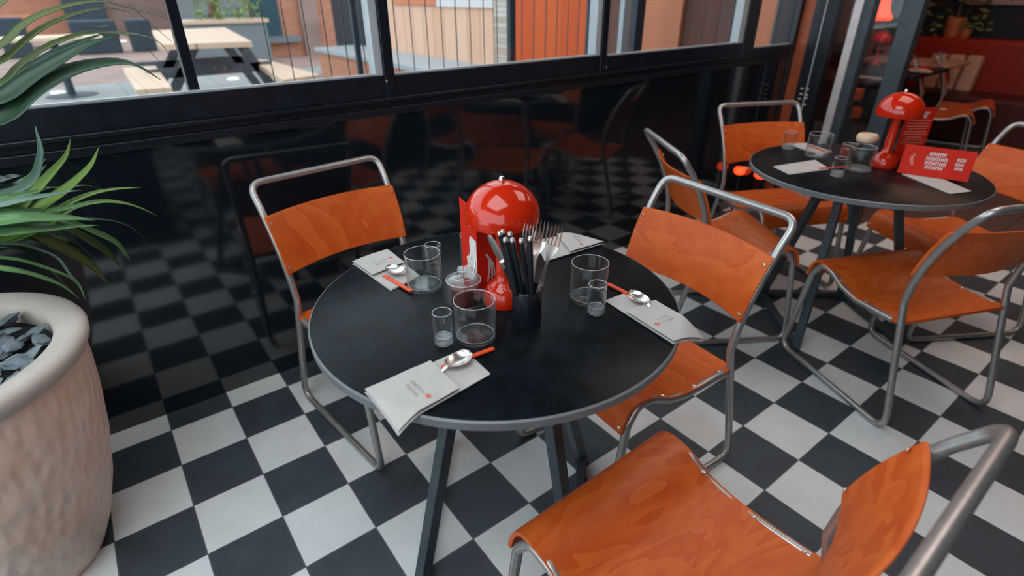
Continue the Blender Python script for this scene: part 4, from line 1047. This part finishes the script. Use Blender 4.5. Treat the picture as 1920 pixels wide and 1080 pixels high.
# pale panel on the dark wall
p = onx(1812, 8, 7.56)
tag(MB().box(7.56, 7.6, -2.6, p.y, p.z, p.z + .9).build('wall_panel', 'beige_screen'), 'pale rose panel on the dark restaurant wall above the banquette', 'panel')
def pot_at(pxl, pxr, pyb, pyt, lab, X=7.36):
    a = onx(pxl, pyb, X); b = onx(pxr, pyb, X); c = onx((pxl + pxr) / 2, pyt, X)
    r = abs(a.y - b.y) / 2; yc = (a.y + b.y) / 2; h = c.z - .90
    t = tag(MB().lathe([(0, 0), (r * .75, 0), (r * .8, .01), (r, h - .01), (r, h), (r * .9, h), (r * .85, h * .85), (0, h * .85)], 28).build('terracotta_pot', 'terracotta', smooth=True, loc=(X, yc, .901)), lab, 'pot', 'terracotta pots on the banquette')
    return yc, h
y1, h1 = pot_at(1765, 1803, 66, 33, 'larger terracotta pot on top of the red banquette')
y2, h2 = pot_at(1795, 1820, 68, 55, 'smaller terracotta pot on the red banquette, right of the larger one')
def bushy(name, lab, loc, pts, mat, leaf_l=.12, n=40, spread=(.2, .2, .25), seed=0, stem=None):
    r_ = random.Random(seed); t = thing(name, lab, 'plant', loc); mb = MB()
    for _ in range(n):
        c = Vector((r_.gauss(0, spread[0] * .5), r_.gauss(0, spread[1] * .5), spread[2] * r_.random() + pts))
        d = Vector((r_.uniform(-1, 1), r_.uniform(-1, 1), r_.uniform(-.4, .8))).normalized(); s = d.orthogonal().normalized(); L = leaf_l * r_.uniform(.6, 1.2)
        mb.add([c, c + d * L * .5 + s * L * .22, c + d * L, c + d * L * .5 - s * L * .22, c + d * L * .5 + Vector((0, 0, .012))], [(0, 1, 4), (1, 2, 4), (2, 3, 4), (3, 0, 4)])
    mb.build('foliage', mat, t)
    MB().tube([(0, 0, 0), (.01, .01, pts + spread[2] * .5)], [.012, .008], 8).build('stem', 'bark', t)
    return t
bushy('potted_plant', 'dim olive-brown plant growing from the larger terracotta pot', (7.36, y1, .90 + h1 * .8), .05, 'indoor_leaf', .13, 60, (.14, .5, .45), 5)
bushy('potted_plant', 'small olive plant growing from the smaller terracotta pot', (7.36, y2, .90 + h2 * .7), .03, 'foliage', .09, 26, (.1, .16, .10), 6)
p = onx(1722, 78, 7.40)
bushy('trailing_plant', 'green trailing plant at the left end of the red banquette', (7.32, p.y, .905), .02, 'foliage', .10, 18, (.10, .30, .06), 8)

ca = onx(1748, 100, 7.1).y; cb = onx(1848, 100, 7.1).y
for k, (u0, u1) in enumerate(((0, .31), (.34, .66), (.69, 1))):
    y0 = ca + (cb - ca) * u0; y1_ = ca + (cb - ca) * u1
    o = tag(MB().box(0, .12, 0, abs(y1_ - y0), 0, .34).build('cushion', 'pale_table', bevel=.03, seg=4, loc=(7.02, min(y0, y1_), .442)), 'pale rose cushion leaning on the red banquette, the %s of three' % ('left one', 'middle one', 'right one')[k], 'cushion', 'rose cushions on the banquette')
    o.rotation_euler = (0, .22, 0)
def small_table(lab, x, y, w_, d_, top, h=.74, name='restaurant_table'):
    t = thing(name, lab, 'table', (x, y, 0), 0, None)
    MB().box(-w_ / 2, w_ / 2, -d_ / 2, d_ / 2, h - .03, h).build('tabletop', top, t, bevel=.005)
    MB().lathe([(0, 0), (.24, 0), (.24, .015), (.03, .03), (.03, h - .03), (0, h - .03)], 24).build('pedestal', 'black_frame', t, smooth=True)
    return t
small_table('dark table in the restaurant set with red menus and white plates', 5.72, .16, .75, .62, 'wall_dark')
small_table('pale pink-topped table in the restaurant before the banquette', 6.50, .30, .6, .80, 'pale_table')
small_table('dark table with a pale edge at the right side of the restaurant', 6.45, -1.35, .6, .75, 'pale_table')
small_table('small dark table seen through the glass left of the tall dark post', 4.95, .42, .6, .55, 'wall_dark')
def plate(lab, x, y, r=.10, z=.741, g='white plates on the restaurant tables'):
    tag(MB().lathe([(0, 0), (r * .6, 0), (r, .012), (r * .98, .016), (r * .6, .006), (0, .006)], 28).build('plate', 'paper', loc=(x, y, z), smooth=True), lab, 'plate', g)
for (px, py, lab) in ((1722, 134, 'white plate at the left end of the dark restaurant table'), (1763, 140, 'white plate at the right end of the dark restaurant table'), (1728, 118, 'white plate at the back of the dark restaurant table')):
    p = onz(px, py, .742); plate(lab, min(max(p.x, 5.45), 6.0), min(max(p.y, -.12), .32), .08)
for (px, py, lab) in ((1612, 146, 'white plate on the left of the small table behind the glass'), (1645, 147, 'white plate on the right of the small table behind the glass')):
    p = onx(px, py, 4.85); plate(lab, 4.85, p.y, .065)
for i, (x, y, rz, lab) in enumerate(((5.62, .10, .3, 'red menu lying on the dark restaurant table, left one'), (5.85, .0, -.4, 'red menu lying on the dark restaurant table, right one'), (6.5, .32, .2, 'red menu lying on the pale pink-topped table'))):
    o = tag(MB().box(-.10, .10, -.07, .07, 0, .006).build('menu', 'red_card', loc=(x, y, .742)), lab, 'menu', 'menus on the restaurant tables'); o.rotation_euler = (0, 0, rz)
dup(lamp, (6.40, -1.12, .741), 0, 'distant red mushroom lamp on the right-hand restaurant table')
dup(lamp, (5.80, .34, .741), 0, 'distant red mushroom lamp at the left end of the dark restaurant table')
GR = 'plywood and steel chairs in the restaurant'
def chair_at(px, py, X, rz, lab):
    p = onz(px, py, .43); d = Vector((math.cos(rz + PI / 2), math.sin(rz + PI / 2), 0)); c = Vector((p.x, p.y, 0)) - d * .30
    dup(c1, (c.x, c.y, 0), rz, lab, GR)
chair_at(1772, 205, 5.75, PI / 2 + 1.9, 'nearest plywood chair inside the restaurant, seat beside the farther lamp')
chair_at(1815, 192, 6.25, PI + .25, 'farther plywood chair inside the restaurant, behind the nearer one')
# bar stools / seats through the glass
for (px, py, lab) in ((1602, 172, 'upper orange stool seen through the glass between the posts'), (1600, 207, 'lower orange stool seen through the glass between the posts')):
    p = onx(px, py, 4.45 if py < 190 else 4.85); t = thing('stool', lab, 'stool', (p.x, p.y, 0), 0, 'orange stools behind the glass')
    MB().lathe([(0, p.z - .05), (.055, p.z - .05), (.06, p.z - .03), (.06, p.z + .02), (0, p.z + .025)], 24).build('seat', 'wood', t, smooth=True)
    MB().tube([(0, 0, 0), (0, 0, p.z - .05)], .02, 12).build('leg', 'rail', t); 
tag(MB().box(6.30, 6.62, .78, 1.9, .0, .86).build('dark_bench', 'dark_banquette', bevel=.02), 'dark red high-backed bench seen through the glass', 'bench')
tag(MB().box(7.2, 7.45, .98, 2.05, 0, 2.9).build('lit_alcove', 'orange_glow_wall'), 'plaster column with a warm orange glow put into its colour, behind the red neon lamp', 'column')
p = onx(1651, 30, 5.6)
t = thing('neon_lamp', 'glowing red hanging lamp with a bell-shaped shade in the restaurant', 'lamp', (p.x, p.y, 0))
MB().lathe([(0, p.z - .03), (.085, p.z - .03), (.09, p.z - .01), (.06, p.z + .04), (.045, p.z + .10), (.045, p.z + .42), (0, p.z + .42)], 24).build('lamp_shade', 'neon', t, smooth=True)
MB().tube([(0, 0, p.z + .42), (0, 0, 2.9)], .006, 8).build('cord', 'black_frame', t)

# ================================================================= OUTSIDE
OG = 0.10
struct(MB().box(-12, 30, WY + .14, 9.2, OG - .1, OG).build('floor', 'paving'))
struct(MB().box(-25, 45, 9.2, 45, OG - .12, OG - .01).build('floor', 'paving_pink'))
# picnic table with two benches
t = thing('picnic_table', 'pale wooden picnic table with two attached benches outside the left window', 'picnic table', (0, 0, OG))
zt = .80
a, b, c, d = onz(300, 84, .9), onz(472, 78, .9), onz(421, 51, .9), onz(284, 57, .9)
def slabq(mb, q, z, th):
    mb.add([(p.x, p.y, z - OG) for p in q] + [(p.x, p.y, z - th - OG) for p in q], [(0, 1, 2, 3), (7, 6, 5, 4), (0, 4, 5, 1), (1, 5, 6, 2), (2, 6, 7, 3), (3, 7, 4, 0)])
mb = MB(); slabq(mb, (a, b, c, d), .9, .05); mb.build('tabletop', 'picnic', t)
for q in (((255, 169), (322, 164), (291, 123), (229, 127)), ((531, 150), (601, 140), (500, 112), (468, 111))):
    mb = MB(); slabq(mb, [onz(px, py, .6) for px, py in q], .6, .05); mb.build('bench', 'picnic2', t)
for yy in (5.4, 6.3):
    MB().bar((.72, yy, .48), (2.0, yy, .48), .05, .10).bar((.72, yy, 0), (1.25, yy, .75), .05, .10).bar((2.1, yy, 0), (1.7, yy, .75), .05, .10).build('trestle', 'dark_timber', t)
for (px, py, lab) in ((437, 147, 'round glowing white disc below the right end of the picnic table'), (568, 137, 'round glowing white disc right of the right picnic bench'), (225, 77, 'round glowing white disc left of the picnic tabletop'), (108, 173, 'round glowing white disc at the lower left of the window')):
    p = onz(px, py, OG + .01); r = .012 * (CAM - p).length
    r = (CAM - p).length * 8.5 / FPX  # white spots built as glowing discs lying on the paving
    tag(MB().lathe([(0, 0), (r, 0), (r, .01), (r * .8, .018), (0, .02)], 24).build('glow_disc', 'disc_glow', loc=(p.x, p.y, OG), smooth=True), lab, 'light', 'round glowing white discs on the paving')
def wallY(name, mat, px0, px1, Y, z1, lab, cat, z0=OG, th=.15, py=60, group=None, zt=None):
    a = ony(px0, py, Y); b = ony(px1, py, Y)
    o = MB().box(0, b.x - a.x, 0, th, 0, z1 - z0).build(name, mat, loc=(a.x, Y, z0)); return tag(o, lab, cat, group)
def wallX(name, mat, px0, px1, lab, cat, X=3.9, th=.03, z0=OG, z1=2.9, py=50):
    a = onx(px0, py, X - th).y; b = onx(px1, py, X - th).y
    return tag(MB().box(-th, 0, 0, abs(a - b), 0, z1 - z0).build(name, mat, loc=(X, min(a, b), z0)), lab, cat)
wallX('plank_cladding', 'tan_planks_y', 724, 926, 'tan vertical boarding on the facade outside the middle window', 'cladding')
pa = onx(820, 12, 3.86); pb = onx(926, 12, 3.86)
tag(MB().box(3.845, 3.869, pb.y, pa.y, pa.z + .0, pa.z + .5).build('sign_board', 'white_print'), 'white board fixed at the top of the tan boarding', 'board')
pa = onx(738, 8, 3.86); pb = onx(818, 8, 3.86)
tag(MB().box(3.845, 3.869, pb.y, pa.y, pa.z, pa.z + .4).build('rust_board', 'orange_wall'), 'rust orange board at the top left of the tan boarding', 'board')
wallX('stone_pillar', 'brick_pale', 927, 951, 'cream and brown stone pillar right of the tan boarding', 'pillar', th=.06)
wallX('rust_cladding', 'orange_planks_y', 953, 1113, 'saturated rust orange boarding right of the stone pillar', 'cladding')
wallX('brown_cladding', 'brown_planks_y', 1114, 1206, 'dark brown boarding left of the plain orange column outside', 'cladding', th=.02)
wallX('orange_column', 'orange_wall', 1207, 1275, 'plain orange column outside the right-hand window', 'column', th=.05)
wallX('brown_cladding', 'brown_planks_y', 1276, 1404, 'dark brown boarding right of the plain orange column outside', 'cladding', th=.02)
wallX('orange_column', 'orange_wall', 1405, 1449, 'slim orange column outside the narrow corner window', 'column')
wallX('grey_panel', 'blue_sill', 1450, 1492, 'blue-grey panel outside the narrow corner window', 'panel')
wallY('steel_post', 'navy', 957, 967, 2.0, 2.9, 'thin dark steel post outside, right of the stone pillar', 'post', th=.05)
wallY('steel_post', 'navy', 1107, 1117, 1.2, 2.9, 'dark steel post outside at the right end of the middle window', 'post', th=.05)
wallY('white_pole', 'grey_frame', 1167, 1178, 1.0, 2.9, 'thin white pole outside the right-hand window', 'pole', th=.04)
wallY('steel_post', 'navy', 1191, 1206, 1.1, 2.9, 'dark post just right of the white pole outside', 'post', th=.05)
# low brick wall with its pale coping along the facade
t = thing('garden_wall', 'low orange brick wall with wide pale coping along the tan boarding', 'wall', (0, 0, OG))
MB().box(3.16, 3.868, 3.50, 7.2, .45, .50).build('coping', 'cap', t); MB().box(3.20, 3.868, 3.54, 7.16, 0, .45).build('brickwork', 'brick_low', t)
# railing rods
a = ony(668, 60, 2.1)
tag(MB().box(a.x - .018, a.x + .018, 2.1, 2.13, OG, 3.0).build('steel_post', 'navy'), 'dark steel post outside, left of the first mullion', 'post')
# fine fence wires
t = thing('wire_fence', 'thin vertical wire fence standing just outside the windows', 'fence', (0, .75, OG))
fx = MB()
for k in range(26):
    x = .78 + k * .085; fx.box(x - .0018, x + .0018, -.002, .002, 0, 2.6)
fx.build('fence_wires', 'rail', t); MB().box(.7, 3.0, -.01, .01, 2.58, 2.62).build('top_rail', 'rail', t); MB().box(.7, 3.0, -.01, .01, .02, .05).build('bottom_rail', 'rail', t)
# brick building with window, at the back
t = thing('brick_building', 'orange brick building with a dark window and blue sill behind the picnic table', 'building', (0, 11.5, OG - .02))
a = ony(505, 40, 11.5); b = ony(720, 40, 11.5)
MB().box(a.x - .3, b.x + 3, 0, .4, 0, 5).build('brickwork', 'brick', t)
w0 = ony(500, 40, 11.45); w1 = ony(531, 66, 11.45)
f = MB().box(w0.x - .3, w1.x, -.05, .02, w1.z - OG, 3).build('window_glass', 'win_dark', t)
MB().box(w0.x - .4, w1.x + .35, -.14, .0, w1.z - OG - .12, w1.z - OG).build('sill', 'blue_sill', t)
c0 = ony(566, 40, 11.4); c1_ = ony(598, 40, 11.4)
MB().box(c0.x, c1_.x, -.1, .02, 0, 3.4).build('doorway', 'paving_pink', t)
def car(lab, x, y, L=3.6):
    t = thing('car', lab, 'car', (x, y, OG - .02))
    MB().add([(0, 0, .25), (L, 0, .25), (L, 0, .75), (L * .78, 0, .85), (L * .62, 0, 1.25), (L * .25, 0, 1.25), (L * .1, 0, .85), (0, 0, .75)] + [(0, 1.6, .25), (L, 1.6, .25), (L, 1.6, .75), (L * .78, 1.6, .85), (L * .62, 1.5, 1.25), (L * .25, 1.5, 1.25), (L * .1, 1.6, .85), (0, 1.6, .75)],
             [(0, 1, 2, 3, 4, 5, 6, 7), (15, 14, 13, 12, 11, 10, 9, 8)] + [(i, 8 + i, 8 + (i + 1) % 8, (i + 1) % 8) for i in range(8)]).build('body', 'win_dark', t, bevel=.05)
    for xx in (.6, L - .7):
        MB().tube([(xx, -.02, .3), (xx, .2, .3)], .3, 20).build('wheel', 'black_handle', t)
a = onz(582, 88, OG)
tag(MB().box(a.x, a.x + .95, a.y - .3, a.y + .5, OG, OG + .42).build('planter_box', 'navy', bevel=.03), 'low dark planter box in front of the brick building', 'planter')
# planter trough with shrubs behind the picnic table
a = ony(350, 50, 10.4); b = ony(500, 50, 10.4)
t = thing('planter_trough', 'timber-rimmed grey planter trough behind the picnic table', 'planter', (a.x, 10.4, OG - .01))
L = b.x - a.x; hz = ony(420, 36, 10.4).z - OG
MB().box(0, L, 0, .6, 0, hz - .06).build('trough', 'blue_sill', t); MB().box(-.05, L + .05, -.05, .65, hz - .06, hz).build('rim', 'picnic', t)
for i, px in enumerate((372, 412, 445, 470)):
    p = ony(px, 20, 10.6)
    bushy('garden_shrub', ['bright green shrub, leftmost in the trough', 'green shrub beside the brown trunk in the trough', 'yellow-green shrub in the middle of the trough', 'dull green shrub at the right of the trough'][i], (p.x, 10.6, OG + hz - .05), .02, 'foliage', .13, 60, (.14, .22, .5), 20 + i)
p = ony(398, 20, 10.9); tag(MB().tube([(p.x, 10.9, OG + hz), (p.x + .1, 10.9, 1.6), (p.x - .1, 10.95, 4)], [.09, .08, .06], 10).build('tree_trunk', 'bark', smooth=True), 'slim brown tree trunk rising from the planter trough', 'tree')
# backdrop buildings and cafe furniture in the square
def block(name, mat, px0, px1, Y, lab, h=5):
    a = ony(px0, 20, Y); b = ony(px1, 20, Y)
    return tag(MB().box(0, b.x - a.x, 0, .6, 0, h).build(name, mat, loc=(a.x, Y, OG - .02)), lab, 'building')
block('terrace_row', 'brick', -700, 900, 27, 'long orange brick terrace row closing the far side of the square')
block('shop_front', 'navy', 120, 200, 22, 'dark blue shop front far across the square')
block('shop_front', 'paving_pink', 205, 330, 24, 'pinkish brown shop front far across the square')
block('shop_front', 'blue_sill', 330, 520, 23, 'pale grey-blue shop front far behind the trough')
block('shop_front', 'brick', -60, 118, 23, 'orange brick shop front at the far left of the square')
def cafe_table(lab, px, py, s, top):
    p = onz(px, py, .85); t = thing('cafe_table', lab, 'table', (p.x, p.y, OG - .01), 0, 'outdoor cafe tables across the square')
    MB().box(-s, s, -s * .6, s * .6, .72, .76).build('tabletop', top, t); MB().tube([(0, 0, 0), (0, 0, .72)], .05, 10).build('leg', 'navy', t)
    MB().lathe([(0, 0), (.3, 0), (.3, .02), (0, .03)], 16).build('base', 'navy', t)
cafe_table('orange-topped cafe table across the square, behind the plant leaves', 95, 68, .55, 'cream_lid')
cafe_table('pale-topped cafe table across the square at the top left', 62, 9, .8, 'cap')
cafe_table('tan cafe table across the square at the left edge', 35, 30, .5, 'orange_wall')
for (px, py, w1, h1, lab) in ((25, 70, .5, .8, 'navy planter at the left edge of the square'), (178, 62, .9, .7, 'wide navy planter in the middle of the square'), (265, 62, .5, .7, 'navy planter left of the picnic tabletop'), (495, 60, .5, .7, 'navy planter right of the picnic tabletop')):
    p = onz(px, py, OG); p = CAM + (p - CAM) * (min(1, 17 / max(.1, (p - CAM).length)))
    tag(MB().box(p.x - w1 / 2, p.x + w1 / 2, p.y, p.y + .5, OG - .01, OG + h1).build('square_planter', 'navy', bevel=.03), lab, 'planter', 'navy planters in the square')
